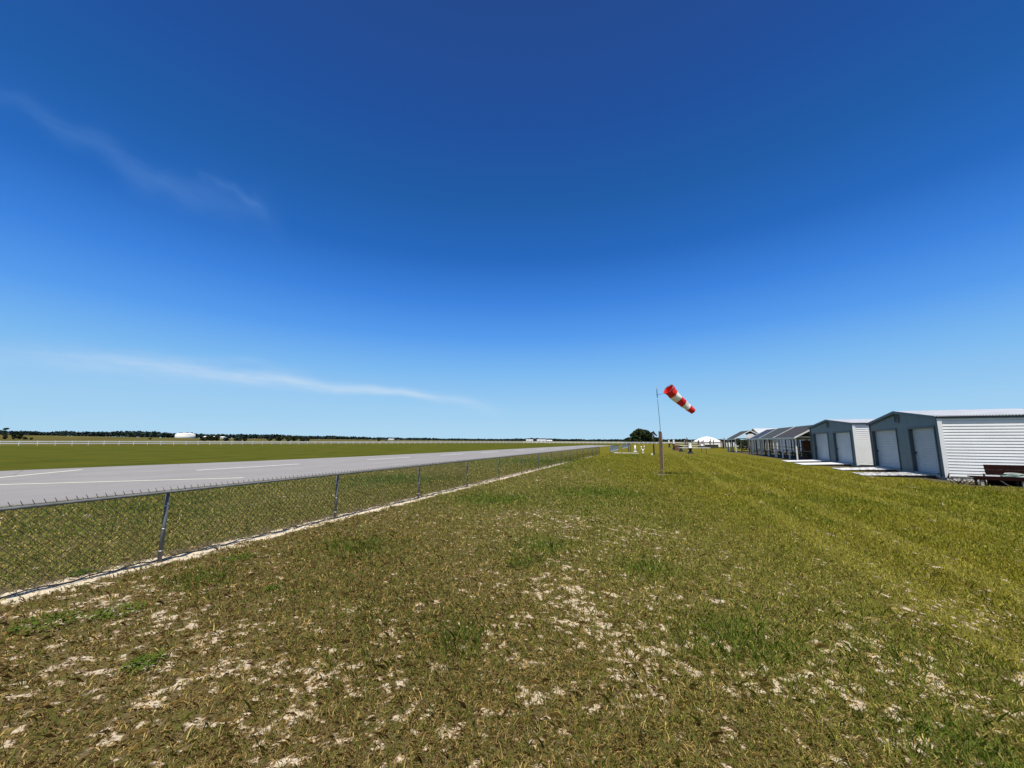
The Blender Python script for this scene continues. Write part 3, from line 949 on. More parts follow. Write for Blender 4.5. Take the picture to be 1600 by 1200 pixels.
def sock(parent, mouth, tail, r0, r1, mats, bands, seg=24, sag=.12):
    mouth = Vector(mouth); tail = Vector(tail); d = (tail - mouth)
    mb = MB(); nr = 31; vs = []
    side = d.normalized()
    for i in range(nr):
        u = i / (nr - 1)
        c = mouth + d * u + Vector((0, 0, -sag * math.sin(u * math.pi)))
        ax = (d + Vector((0, 0, -sag * math.pi * math.cos(u * math.pi)))).normalized()
        up = Vector((0, 0, 1)); up = (up - ax * up.dot(ax)).normalized(); rt = ax.cross(up)
        r = r0 + (r1 - r0) * (u ** .85)
        pinch = 1 - .10 * math.exp(-((u - .74) / .06) ** 2) - .05 * math.exp(-((u - .4) / .05) ** 2)
        for k_ in range(seg):
            a = 2 * math.pi * k_ / seg
            wr = 1 + .05 * math.sin(3 * a + 9 * u) + .04 * math.sin(5 * a - 14 * u) + .02 * math.sin(2 * a + 31 * u)
            e_ = r * pinch * wr
            vs.append(c + up * math.cos(a) * e_ + rt * math.sin(a) * e_ * (1 - .12 * u))
    fs = []; mi = []
    for i in range(nr - 1):
        for k_ in range(seg):
            fs.append((i * seg + k_, i * seg + (k_ + 1) % seg, (i + 1) * seg + (k_ + 1) % seg, (i + 1) * seg + k_))
    mb.add(vs, fs, 0, True)
    mb.mi = [int((i + .01) / (nr - 1) * bands) % 2 for i in range(nr - 1) for _ in range(seg)]
    # seams between bands
    o = mb.build('sock', mats, parent)
    md = o.modifiers.new('thick', 'SOLIDIFY'); md.thickness = .004
    ring = [mouth + (Vector((0, 0, 1)) - side * side.z).normalized() * math.cos(a) * r0 * 1.01
            + side.cross((Vector((0, 0, 1)) - side * side.z).normalized()) * math.sin(a) * r0 * 1.01 for a in np.linspace(0, 2 * math.pi, 25)]
    MB().tube(ring, .009, 6, cap=False).build('hoop', M['pole'], o)
    return o


sock(ws, (.43, -.35, 4.08), (1.53, .50, 3.06), .275, .15, [M['sock_red'], M['sock_white']], 5, sag=.05)
br = MB()
br.tube([(-.08, .03, 3.86), (.24, -.25, 3.90)], .008, 5)
br.build('yoke', M['pole'], ws)

s2 = thing('windsock', 'small dark windsock far off on a thin pole beside the oak', 'windsock', (.04, 49.4, 0))
MB().box(-.08, .08, -.08, .08, 0, 1.25).build('post', M['black'], s2)
MB().tube([(-.02, 0, 1.2), (-.06, 0, 2.75)], .02, 6).build('pole', M['clip'], s2)
MB().box(-.3, -.12, -.1, .1, 0, .2).build('base_block', M['white'], s2)
sock(s2, (-.05, 0, 2.72), (.42, 0, 2.22), .15, .06, [M['black'], M['black']], 5, seg=12, sag=.02)


# ------------------------------------------------------------------ work stands in the middle field
def work_stand(x, y, w0, w1, top, label, boxh=.5, board=M['white_paint'], rz=YAW, legs=2, boxx=0, bm=None):
    t = thing('work_stand', label, 'work stand', (x, y, 0), rz, 'model plane work stands on the grass')
    MB().box(w0, w1, -.35, .35, top - .06, top).build('table_top', board, t)
    # flared dark pedestal
    vs = [(-.32, -.25, -.02), (.32, -.25, -.02), (.32, .25, -.02), (-.32, .25, -.02), (-.10, -.1, top * .5), (.10, -.1, top * .5), (.10, .1, top * .5), (-.10, .1, top * .5),
          (-.22, -.2, top - .062), (.22, -.2, top - .062), (.22, .2, top - .062), (-.22, .2, top - .062)]
    fs = [(3, 2, 1, 0), (8, 9, 10, 11)]
    for b_ in (0, 4):
        for i in range(4):
            fs.append((b_ + i, b_ + (i + 1) % 4, b_ + 4 + (i + 1) % 4, b_ + 4 + i))
    MB().add(vs, fs).build('pedestal', M['black'], t)
    if legs > 1:
        MB().tube([(w1 - .4, 0, -.02), (w1 - .45, 0, top - .06)], .03, 6).build('leg', M['wood_dark'], t)
    MB().box(boxx - .13, boxx + .13, -.12, .12, top + .002, top + boxh).build('upright_box', bm or M['white'], t)
    return t


work_stand(4.54, 56.7, -1.5, 2.5, .80, 'nearest white topped work stand with a dark pedestal and a thin second leg', .58)
work_stand(4.0, 66.4, -.2, 3.6, .98, 'white topped work stand just behind the nearest one, its box at the right end', .25, boxx=3.3)
work_stand(3.8, 84.0, -.3, 3.2, 1.15, 'brown topped work stand with a white upright, between the cabinet and the farthest stand', .75, M['mahog'], boxx=.0)
work_stand(4.05, 113.8, -1.0, 2.6, 1.1, 'farthest work stand, nearly at the white fence, with a white upright', .85, M['mahog'], boxx=-.1)
t = thing('cabinet', 'small reddish brown wooden desk cabinet among the work stands', 'cabinet', (3.95, 76, 0), YAW)
MB().box(-.5, .45, -.3, .3, 0, .92).build('body', M['mahog'], t)
MB().box(-.56, .9, -.36, .36, .922, .97).build('top', M['cream'], t)
MB().box(-.02, .02, -.325, -.302, .1, .85).build('door_gap', M['wood_dark'], t)
t = thing('hand_cart', 'grey spoked wheel cart leaning at the second work stand', 'cart', (4.9, 67.5, 0), YAW)
ring = [(.42 * math.cos(a), 0, .42 + .42 * math.sin(a)) for a in np.linspace(0, 2 * math.pi, 21)]
MB().tube(ring, .04, 6, cap=False).build('wheel', M['galv'], t)
MB().tube([(-.4, 0, .42), (.4, 0, .42)], .02, 6).tube([(0, 0, .04), (0, 0, .8)], .02, 6).build('spoke', M['galv'], t)
MB().tube([(0, 0, .42), (.9, 0, .75)], .03, 6).build('handle', M['galv'], t)

# start line furniture near the fence end
t = thing('ground_beam', 'long pale timber beam lying on the grass near the end of the chain link fence', 'beam', (-5.0, 54.9, 0), math.atan2(-1.5, 3.2))
MB().box(0, 1.0, -.08, .08, 0, .12).build('beam_section', M['white_paint'], t)
MB().box(1.25, 3.5, -.08, .08, 0, .12).build('beam_section', M['cream'], t)
t = thing('goal_posts', 'pair of dark posts joined by a bar, in front of the slatted fence', 'posts', (-3.58, 62.4, 0), .1)
for xx in (0, .28):
    MB().box(xx - .05, xx + .05, -.05, .05, 0, 1.32).build('post', M['wood_dark'], t)
MB().box(.05, .23, -.03, .03, 1.12, 1.2).build('bar', M['wood_dark'], t)
def cone(x, y, h, r, label, r2=.08):
    t = thing('marker', label, 'marker', (x, y, 0), 0, 'white markers on the grass')
    MB().box(-r, r, -r, r, 0, .06).build('foot', M['white'], t)
    MB().tube([(0, 0, .062), (0, 0, h * .6), (0, 0, h)], [r * .8, r * .55, r2], 10).build('body', M['white'], t)
cone(-2.63, 62.9, .98, .24, 'tallest white tapered marker, standing by the dark posts')
cone(-1.36, 56.7, .52, .13, 'short white marker nearest on the grass, with its own foot', .11)
cone(-2.3, 84, .6, .12, 'thin white marker farther back under the oak', .12)
cone(-1.9, 92, .6, .12, 'farthest thin white marker, in front of the rail fence', .12)


# ------------------------------------------------------------------ shelters
SK = 1.06


def picnic(x, y, rz, label):
    x *= SK; y *= SK
    t = thing('picnic_table', label, 'picnic table', (x, y, 0), rz, 'picnic tables under the shelters')
    for i in range(4):
        MB().box(-.9, .9, -.36 + i * .185, -.20 + i * .185, .70, .74).build('top_board', M['wood_grey'], t)
    for s in (-1, 1):
        MB().box(-.9, .9, s * .62 - .13, s * .62 + .13, .40, .44).build('seat', M['wood_dark'], t)
        for u in (-.65, .65):
            MB().tube([(u, s * .68, 0), (u, s * .18, .698)], .045, 4).build('leg', M['wood_dark'], t)
    for u in (-.65, .65):
        MB().box(u + .05, u + .09, -.7, .7, .34, .398).build('crossbar', M['wood_dark'], t)


def shelter(y0, y1, hw, ez, rz_, roofm, posts, label, x0=11.2, boarded=False, trim='white_paint'):
    """gable roof shelter, ridge along y; eave line at x0 nearest the field"""
    x0, y0, y1, hw, ez, rz_ = x0 * SK, y0 * SK, y1 * SK, hw * SK, 1.6 + (ez - 1.6) * SK, 1.6 + (rz_ - 1.6) * SK
    t = thing('shelter', label, 'shelter', (x0, y0, 0), 0, 'open shelters in a row behind the sheds')
    L = y1 - y0; W = 2 * hw
    ov = .15
    k_ = (rz_ - ez) / hw
    for sgn in (-1, 1):
        xe = hw + sgn * (hw + ov); ze = ez - k_ * ov
        vs = [(hw, -.25, rz_), (xe, -.25, ze), (xe, L + .25, ze), (hw, L + .25, rz_)]
        vs += [(a, b, c - .05) for a, b, c in vs]
        MB().add(vs, [(0, 1, 2, 3), (7, 6, 5, 4), (0, 4, 5, 1), (1, 5, 6, 2), (2, 6, 7, 3), (3, 7, 4, 0)]).build('roof', roofm, t)
        for yy in (-.275, L + .252):
            vs = [(hw, yy, rz_ + .03), (xe, yy, ze + .03), (xe, yy, ze - .10), (hw, yy, rz_ - .10)]
            vs += [(a, b + .022, c) for a, b, c in vs]
            MB().add(vs, [(3, 2, 1, 0), (4, 5, 6, 7), (0, 1, 5, 4), (1, 2, 6, 5), (2, 3, 7, 6), (3, 0, 4, 7)]).build('rake_board', M[trim], t)
        MB().box(xe - .012 if sgn < 0 else xe + .001, xe - .001 if sgn < 0 else xe + .012, -.25, L + .25, ze - .13, ze - .0).build('fascia', M[trim], t)
        MB().box(hw + sgn * hw - .05, hw + sgn * hw + .05, 0, L, ez - .25, ez - .10).build('beam', M['white_paint'], t)
        for q in posts:
            MB().box(hw + sgn * hw - .05, hw + sgn * hw + .05, q * L - .05 + (0.06 if q == 0 else -.06 if q == 1 else 0), q * L + .05 + (0.06 if q == 0 else -.06 if q == 1 else 0), -.05, ez - .251).build('post', M['white_paint'] if sgn < 0 else M['wood_dark'], t)
    # trusses
    for yy in (0.08, L / 2, L - .08):
        MB().box(.1, W - .1, yy - .02, yy + .02, ez - .09, ez - .0).build('tie_beam', M['white_paint'], t)
    if boarded:
        MB().prism([(hw - hw * .55, ez + .02), (hw + hw * .55, ez + .02), (hw + .25, ez + (rz_ - ez) * .55), (hw - .25, ez + (rz_ - ez) * .55)], -.31, -.28).build('gable_panel', M['white_paint'], t)
    MB().box(-.05, W + .05, -.1, L + .1, -.03, .03).build('floor_slab', M['soil'], t)  # dark floor colour stands in for shade beneath the roof
    return t


shelter(38.9, 44.75, 1.8, 2.05, 3.05, M['shingle_brown'], (0, .34, .67, 1), 'nearest shelter beside the second shed, brown grey shingle roof and slim white posts')
shelter(45.1, 50.2, 1.75, 2.05, 3.06, M['shingle_green'], (0, .5, 1), 'second shelter in the row, grey shingle roof with a bright white rake board')
shelter(50.6, 54.7, 1.75, 2.05, 3.04, M['shingle_blue'], (0, .5, 1), 'third shelter in the row, bluish metal roof', trim='white_paint')
shelter(64.5, 70.4, 1.9, 2.1, 3.2, M['shingle_green'], (0, .5, 1), 'farthest shelter, standing apart, gable end with a white panel under a dark soffit', boarded=True)
picnic(12.9, 41.0, 1.57, 'picnic table under the nearest shelter, in its front half')
picnic(12.9, 43.4, 1.57, 'picnic table under the nearest shelter, in its back half')
picnic(12.9, 47.5, 1.57, 'picnic table under the second shelter')
picnic(12.9, 52.6, 1.57, 'picnic table under the bluish roofed shelter')
picnic(13.1, 67.3, 1.57, 'picnic table under the farthest shelter')
picnic(13.1, 59.3, 1.57, 'picnic table standing between the post rows, without a roof')

# free standing timber posts in front of and between the shelters
pr = random.Random(4)
spots = [(11.2, 70.9), (11.2, 68.4), (11.2, 66.8), (11.2, 56.4), (11.2, 54.9), (11.2, 52.4), (11.2, 50.45), (11.2, 48.8), (11.2, 46.9),
         (11.25, 61.0), (11.9, 58.6), (12.8, 57.0), (13.6, 56.2), (14.9, 58), (14.9, 61), (14.9, 64), (13.2, 63.0), (14.8, 52), (15, 49), (15, 46), (15.1, 42)]
names = ['front row']
for i, (px_, py2) in enumerate(spots):
    row = 'front row facing the field' if px_ < 11.6 else 'back row behind the picnic tables' if px_ > 14.5 else 'cross row between the shelters'
    o = MB().box(-.06, .06, -.06, .06, -.05, 1.95 + pr.uniform(-.1, .1)).box(-.075, -.062, -.05, .05, .0, 1.5).build('timber_post', [M['wood_dark'], M['wood_grey']])
    o.data.polygons.foreach_set('material_index', [0] * 6 + [1] * 6)
    # two boards nailed together: a dark one and a pale one
    o.location = (px_ * SK, py2 * SK, 0)
    tag(o, 'rough timber post among the shelters, in the ' + row, 'post', 'timber posts among the shelters')
# rails linking the posts
for (xa, ya, xb, yb, zz, lab) in ((11.3, 55.2, 11.3, 61, 1.0, 'low dark rail between posts in the gap of the shelter row'),
                                  (14.95, 42, 14.95, 64, .95, 'long dark rail along the back of the shelters')):
    o = MB().tube([(xa * SK, ya * SK, zz), (xb * SK, yb * SK, zz)], .05, 4).build('rail', M['wood_dark']); tag(o, lab, 'rail')
# storage bits beneath the near shelter
t = thing('cupboard', 'tall red brown boarded cupboard standing under the nearest shelter', 'cupboard', (14.5, 46.9, 0), 0)
MB().box(-.5, .5, -.3, .3, .03, 1.75).build('body', M['mahog'], t)
MB().box(-.02, .02, -.315, -.302, .1, 1.7).build('door_gap', M['wood_dark'], t)
t = thing('board_panel', 'white upright panel behind the picnic tables of the nearest shelter', 'panel', (15.0, 45.2, 0), 0)
MB().box(-.35, .35, -.03, .03, .6, 1.8).build('sheet', M['white_paint'], t)
for xx in (-.3, .3): MB().box(xx - .03, xx + .03, .031, .08, 0, 1.8).build('leg', M['wood_dark'], t)

# cluster of old frames far behind the work stands
fr_ = thing('lumber_rack', 'far cluster of grey timber uprights with low benches, in front of the white dome', 'rack', (10.6, 102, 0), .3)
q = random.Random(8)
for i in range(13):
    h = q.uniform(1.7, 2.5)
    MB().box(-.08, .08, -.08, .08, 0, h).build('upright', [M['wood_grey'], M['wood_dark'], M['mahog']][i % 3], fr_, (-4.5 + i * .78 + q.uniform(-.25, .25), q.uniform(-1.5, 1.5), 0))
MB().box(-4.6, 4.9, -.06, .06, 1.35, 1.47).build('crossbar', M['wood_grey'], fr_)
MB().box(-1.2, 3.6, -1.6, -.9, .85, .93).build('bench_top', M['cream'], fr_)
MB().box(-.8, 3.2, -1.5, -1.0, .1, .84).build('bench_base', M['wood_dark'], fr_)
MB().box(4.9, 5.6, -.3, .3, 0, 1.55).build('bin', M['wood_dark'], fr_)


# ------------------------------------------------------------------ distant buildings
def place(t_, Yd):
    """point at tangent t_ and depth Yd in the field's frame"""
    X = t_ * Yd
    return X * CY - Yd * SY, X * SY + Yd * CY


def gable_building(name, label, x, y, rz, L, W, h, r, wallm, roofm, doors=2, group=None, z=None):
    z = float(terrain(x, y)) if z is None else z
    t = thing(name, label, 'building', (x, y, z), rz, group)
    MB().prism([(-W / 2, -.5), (-W / 2, h), (0, r), (W / 2, h), (W / 2, -.5)], -L / 2, L / 2, fr=lambda a, b, c: (b, a, c)).build('walls', wallm, t)
    for s in (-1, 1):
        vs = [(-L / 2 - .3, 0, r + .12), (L / 2 + .3, 0, r + .12), (L / 2 + .3, s * (W / 2 + .35), h + .02 - .35 * (r - h) / (W / 2)), (-L / 2 - .3, s * (W / 2 + .35), h + .02 - .35 * (r - h) / (W / 2))]
        vs += [(a, b, c + .06) for a, b, c in vs]
        MB().add(vs, [(0, 1, 2, 3), (7, 6, 5, 4), (0, 4, 5, 1), (1, 5, 6, 2), (2, 6, 7, 3), (3, 7, 4, 0)]).build('roof', roofm, t)
    for i in range(doors):
        xx = -L / 2 + (i + .5) * L / doors
        MB().box(xx - L * .06, xx + L * .06, -W / 2 - .05, -W / 2 - .01, 0, h * .72).build('door', M['trimblue'], t)
    return t


gable_building('white_building', 'low white building seen between the second shed and the shelters', 25, 72, YAW, 11, 7, 2.6, 3.3, M['white'], M['steelroof'], 2, z=0)
gable_building('white_building', 'white roofed building behind the shelters, its pale roof above the dark ones', 20.3, 84, .1, 5, 8, 2.5, 3.85, M['cream'], M['steelroof'], 1, z=0)
ox, oy = 20.2, 131
o = thing('white_panel_fence', 'short solid white panel fence at the far edge, just left of the shelters', 'fence', (ox, oy, 0), .3)
for i in range(6):
    MB().box(-6 + i * 2.4, -6 + i * 2.4 + 2.3, -.04, .04, .08, 1.15).build('panel', M['white'], o)
    MB().box(-6.1 + i * 2.4, -6.0 + i * 2.4, -.07, .07, 0, 1.25).build('post', M['white'], o)

# water tank
tx, ty = place(-.829, 620)
tz = float(terrain(tx, ty))
tk = thing('storage_tank', 'big round pale concrete tank with a shallow domed roof in the distant field', 'tank', (tx, ty, tz))
Rk = 12.6
MB().tube([(0, 0, -3), (0, 0, 5.6)], Rk, 64, smooth=True).build('tank_wall', M['concwall'], tk)
n = 10
pts = [(0, 0, 5.6 + .02 + 2.6 * math.sin(i / n * math.pi / 2)) for i in range(n)] + [(0, 0, 8.24)]
rs = [Rk * math.cos(i / n * math.pi / 2) for i in range(n)] + [.2]
MB().tube(pts, rs, 64).build('dome_roof', M['white'], tk)
MB().tube([(0, 0, 5.45), (0, 0, 5.58)], Rk + .08, 64).build('rim', M['concwall'], tk)
for a in (-1.9, -2.6):
    MB().box(-.5, .5, -.2, .2, -3, 6).build('ladder', M['galv'], tk, (Rk * 1.01 * math.cos(a), Rk * 1.01 * math.sin(a), 0))

# white dome far right
dx_, dy_ = place((1103 - 800) / 612, 330)
dm = thing('fabric_dome', 'broad white domed roof on the horizon left of the shelters', 'dome', (dx_, dy_, float(terrain(dx_, dy_))))
pts = []; rs = []
for i in range(13):
    a = i / 12
    pts.append((0, 0, 1.2 + 5.0 * (1 - (1 - a) ** 1.0) if False else 1.2 + 4.3 * a)); rs.append(max(.3, 11.0 * (1 - a) ** .62))
MB().tube(pts, rs, 40).build('dome_roof', M['white'], dm)
MB().tube([(0, 0, -1), (0, 0, 1.2)], 10.6, 40).build('dome_wall', M['cream'], dm)

for i, (tq, Yd, L, h, lab) in enumerate([
        (-.765, 620, 16, 3.4, 'wide low white farm building right of the round tank'),
        (-.735, 640, 10, 3.0, 'smaller white outbuilding beside the low farm building'),
        (-.305, 560, 7, 1.9, 'pale low building lone on the field above the runway'),
        (.045, 480, 8, 2.2, 'left one of the white buildings on the horizon at the treeline end'),
        (.075, 500, 11, 2.3, 'middle one of the white buildings on the horizon at the treeline end'),
        (.095, 470, 6, 2.0, 'right one of the white buildings on the horizon at the treeline end')]):
    x_, y_ = place(tq, Yd)
    gable_building('farm_building', lab, x_, y_, YAW, L, 8, h * .7, h, M['white'], M['white'], 2, 'small white buildings far away')


# ------------------------------------------------------------------ trees
def leaf_cloud(cs, n, size, squash=.8, flat=0):
    """cs: list of (center, radius vec); leaf sized quads through each clump's volume, denser outside"""
    out = []
    tot = sum(c[1][0] * c[1][1] * c[1][2] for c in cs) ** 1
    for c, rad in cs:
        k_ = max(8, int(n * (rad[0] * rad[1] * rad[2]) ** .67 / sum((q[1][0] * q[1][1] * q[1][2]) ** .67 for q in cs)))
        d = rng.normal(size=(k_, 3)); d /= np.linalg.norm(d, axis=1)[:, None]
        r = rng.random(k_) ** .4
        p = np.array(c) + d * r[:, None] * np.array(rad)
        a = rng.normal(size=(k_, 3)); a /= np.linalg.norm(a, axis=1)[:, None]
        b = np.cross(a, rng.normal(size=(k_, 3))); b /= np.linalg.norm(b, axis=1)[:, None]
        s = size * (.5 + rng.random(k_))[:, None]
        a = a * s; b = b * s * squash
        out.append(np.stack([p - a - b, p + a - b, p + a + b, p - a + b], 1).reshape(-1, 3))
    return np.concatenate(out)


def tree(name, label, x, y, clumps, n, leaf, m, trunk_h, tr, group=None, limbs=5, rz=0):
    t = thing(name, label, 'tree', (x, y, float(terrain(x, y))), rz, group)
    quads_mesh('crown', leaf_cloud(clumps, n, leaf), 4, m, t)
    tb = MB().tube([(0, 0, -.5), (0, 0, trunk_h * .5), (.1, 0, trunk_h)], [tr * 1.2, tr, tr * .8], 8)
    for i in range(limbs):
        c = clumps[i % len(clumps)][0]
        tb.tube([(.1, 0, trunk_h * .9), (c[0] * .5, c[1] * .5, (trunk_h + c[2]) * .5), (c[0] * .9, c[1] * .9, c[2])], [tr * .6, tr * .4, tr * .15], 6)
    tb.build('trunk', M['bark'], t)
    return t


ox, oy = place((1001 - 800) / 612, 262)
oc = []
orr = random.Random(21)
for i in range(64):
    u = orr.uniform(-9.6, 8.4); hgt = float(np.interp(u, [-10, -7.5, -5, -2.8, 0, 2.5, 4.3, 6.5, 9], [2.2, 4.6, 7.4, 9.4, 9.9, 9.3, 7.4, 4.8, 3.2]))
    oc.append(((u, orr.uniform(-5, 5), orr.uniform(1.2, max(1.6, hgt - 1.3))), (orr.uniform(1.5, 2.6), 2.4, orr.uniform(1.0, 1.8))))
oc += [((-1.4, 0, 8.3), (2.4, 2.5, 1.4)), ((2.2, 0, 7.7), (2.0, 2, 1.5)), ((0, -1, 4.6), (6.5, 4, 3.4))]
tree('oak_tree', 'big dark spreading oak alone on the horizon in the middle distance', ox, oy, oc, 15000, .34, M['oak'], 3, .6, rz=YAW)
ox2, oy2 = place((1023 - 800) / 612, 262)
oc = [((orr.uniform(-2.6, 2.6), orr.uniform(-2, 2), orr.uniform(1.0, 3.4)), (1.5, 1.5, 1.1)) for i in range(14)]
tree('oak_tree', 'small round dark tree close to the right side of the big oak', ox2, oy2, oc, 3500, .32, M['oak'], 2, .3, rz=YAW)

px_, py2 = place((12 - 800) / 612, 420)
tree('pine_tree', 'lone pine with a ragged flat top at the far left of the treeline', px_, py2,
     [((-.8, 0, 7.6), (1.6, 1.5, .45)), ((.9, 0, 8.5), (2.3, 1.5, .6)), ((.4, 0, 7.9), (2.3, 1.5, .4)), ((-.5, 0, 5.9), (1.2, 1, .35)), ((1.0, 0, 5.3), (1.4, 1, .3)), ((0, 0, 3.6), (1.6, 1, .5)), ((0, 0, 2.4), (1.8, 1.3, .5))],
     1100, .28, M['pine'], 7.5, .16, limbs=4, rz=YAW)
bushes = [(14, 250, 2.4, 3.6, 'dark shrub behind the white fence near the left edge'), (27, 250, 2.2, 3.8, 'narrow dark shrub right of the first shrub behind the fence'),
          (35, 255, 4.6, 4.6, 'largest bush of the left group behind the fence'), (45, 250, 2.2, 1.9, 'low bush at the right end of the left group'),
          (54, 240, 1.2, 1.4, 'tiny lone bush in the field left of the tank'), (239, 330, 1.6, 1.4, 'small lone bush in the dry field left of the tank'),
          (323, 260, 4.2, 3.4, 'broad bush right of the tank, left in its group'), (333, 262, 3.8, 3.9, 'bush in front of the low white farm building'),
          (343, 258, 4.2, 4.4, 'tallest bush of the group right of the tank'), (356, 262, 3.4, 2.8, 'low bush in the group right of the tank'),
          (376, 262, 4.6, 2.8, 'bush just right of the low farm building'), (386, 258, 2.6, 2.4, 'small bush at the right end of the farm building group'),
          (425, 290, 3.8, 3.0, 'left bush of the clump above the bend of the fence'), (440, 280, 4.6, 3.8, 'middle bush of the clump above the bend of the fence'),
          (453, 275, 5.0, 4.6, 'tallest dark bush of the clump in the middle field'), (462, 270, 4.2, 4.4, 'bush touching the tallest dark bush on its right'),
          (476, 272, 3.6, 2.4, 'low spreading bush right of the dark clump'), (484, 270, 2.0, 2.9, 'small upright bush at the right end of the dark clump'),
          (594, 300, 1.6, 2.0, 'small lone bush in the distance past the dark clump'), (605, 300, 1.8, .9, 'tiny low bush beside the small lone bush'),
          (1152, 84, 1.6, 2.3, 'olive shrub behind the farthest shelter, left one'), (1163, 84, 1.8, 2.3, 'olive shrub behind the farthest shelter, middle one'),
          (1174, 84, 1.8, 2.2, 'olive shrub behind the farthest shelter, right one'), (1186, 82, 1.6, 2.0, 'olive shrub behind the open gap between shelters')]
for bxp, Yd, wd, hh, lab in bushes:
    x_, y_ = place((bxp - 800) / 612, Yd)
    b_ = random.Random(bxp)
    if Yd > 100: wd *= .62; hh *= .9
    cs = [((b_.uniform(-.7, .7) * wd, b_.uniform(-.4, .4) * wd, b_.uniform(.25, .85) * hh), (wd * .34, wd * .3, hh * .2)) for i in range(9)] + [((0, 0, hh * .4), (wd * .6, wd * .4, hh * .38))]
    t = thing('bush', lab, 'bush', (x_, y_, float(terrain(x_, y_))), YAW, 'bushes in the rough beyond the fences')
    sz = .22 if Yd > 100 else .10
    quads_mesh('foliage', leaf_cloud(cs, 900, sz), 4, M['bush'], t)
    MB().tube([(0, 0, -.3), (0, 0, hh * .6)], [.12, .05], 5).build('stem', M['bark'], t)

# the far woods: one continuous mass of small crowns on the horizon
TP = [(-1.7, 19), (-1.31, 17.8), (-1.1, 17.0), (-1.0, 17.5), (-.95, 17.5), (-.85, 15.5), (-.75, 13.5), (-.60, 11.5), (-.48, 10.0), (-.35, 7.3), (-.16, 5.6), (0, 5.6), (.07, 6.6), (.12, 5.6), (.2, 5.2),
      (.33, 4.6), (.42, 5.4), (.6, 6.0), (1.0, 7), (1.6, 9)]
cs_p = []
tv = np.arange(-1.75, 1.6, .0032)
for i, tq in enumerate(tv):
    for k_ in range(2):
        Yd = 800 + k_ * 25 + rng.uniform(-12, 12)
        x_, y_ = place(tq + rng.uniform(-.003, .003), Yd)
        g = float(terrain(x_, y_))
        top = float(np.interp(tq, [p[0] for p in TP], [p[1] for p in TP])) * (Yd / 800)
        top = g + max(2.0, top - g) * (.62 + .34 * vnoise(np.array([tq * 22]), np.array([k_ * 7.]), 3)[0] + .25 * vnoise(np.array([tq * 90]), np.array([k_ * 5.]), 4)[0])
        rx = 3.5 + rng.random() * 2.5
        hgt = top - g
        cs_p.append((x_, y_, g, hgt, rx))
cs_p = np.array(cs_p)
parts = []
for j in range(22):
    n_ = len(cs_p)
    d = rng.normal(size=(n_, 3)); d /= np.linalg.norm(d, axis=1)[:, None]
    cen = np.stack([cs_p[:, 0], cs_p[:, 1], cs_p[:, 2] + cs_p[:, 3] * .5], 1)
    p = cen + d * np.stack([cs_p[:, 4], cs_p[:, 4], cs_p[:, 3] * .5], 1) * rng.random((n_, 1)) ** .35
    a = rng.normal(size=(n_, 3)); a /= np.linalg.norm(a, axis=1)[:, None]
    b = np.cross(a, rng.normal(size=(n_, 3))); b /= np.linalg.norm(b, axis=1)[:, None]
    s = (.8 + .9 * rng.random((n_, 1)))
    s = np.minimum(s, cs_p[:, 3:4] * .22)
    parts.append(np.stack([p - a * s - b * s, p + a * s - b * s, p + a * s + b * s, p - a * s + b * s], 1).reshape(-1, 3))
struct(quads_mesh('far_woods', np.concatenate(parts), 4, M['woods']), 'stuff', 'dark line of far woods along the horizon')
mast = thing('radio_mast', 'very thin pale mast rising above the treeline left of the tank', 'mast', (*place((215 - 800) / 612, 900), 10))
MB().tube([(0, 0, 0), (0, 0, 21)], .12, 5).build('mast_pole', M['clip'], mast)
MB().tube([(0, 0, 20), (0, 0, 21.5)], .25, 5).build('mast_head', M['clip'], mast)


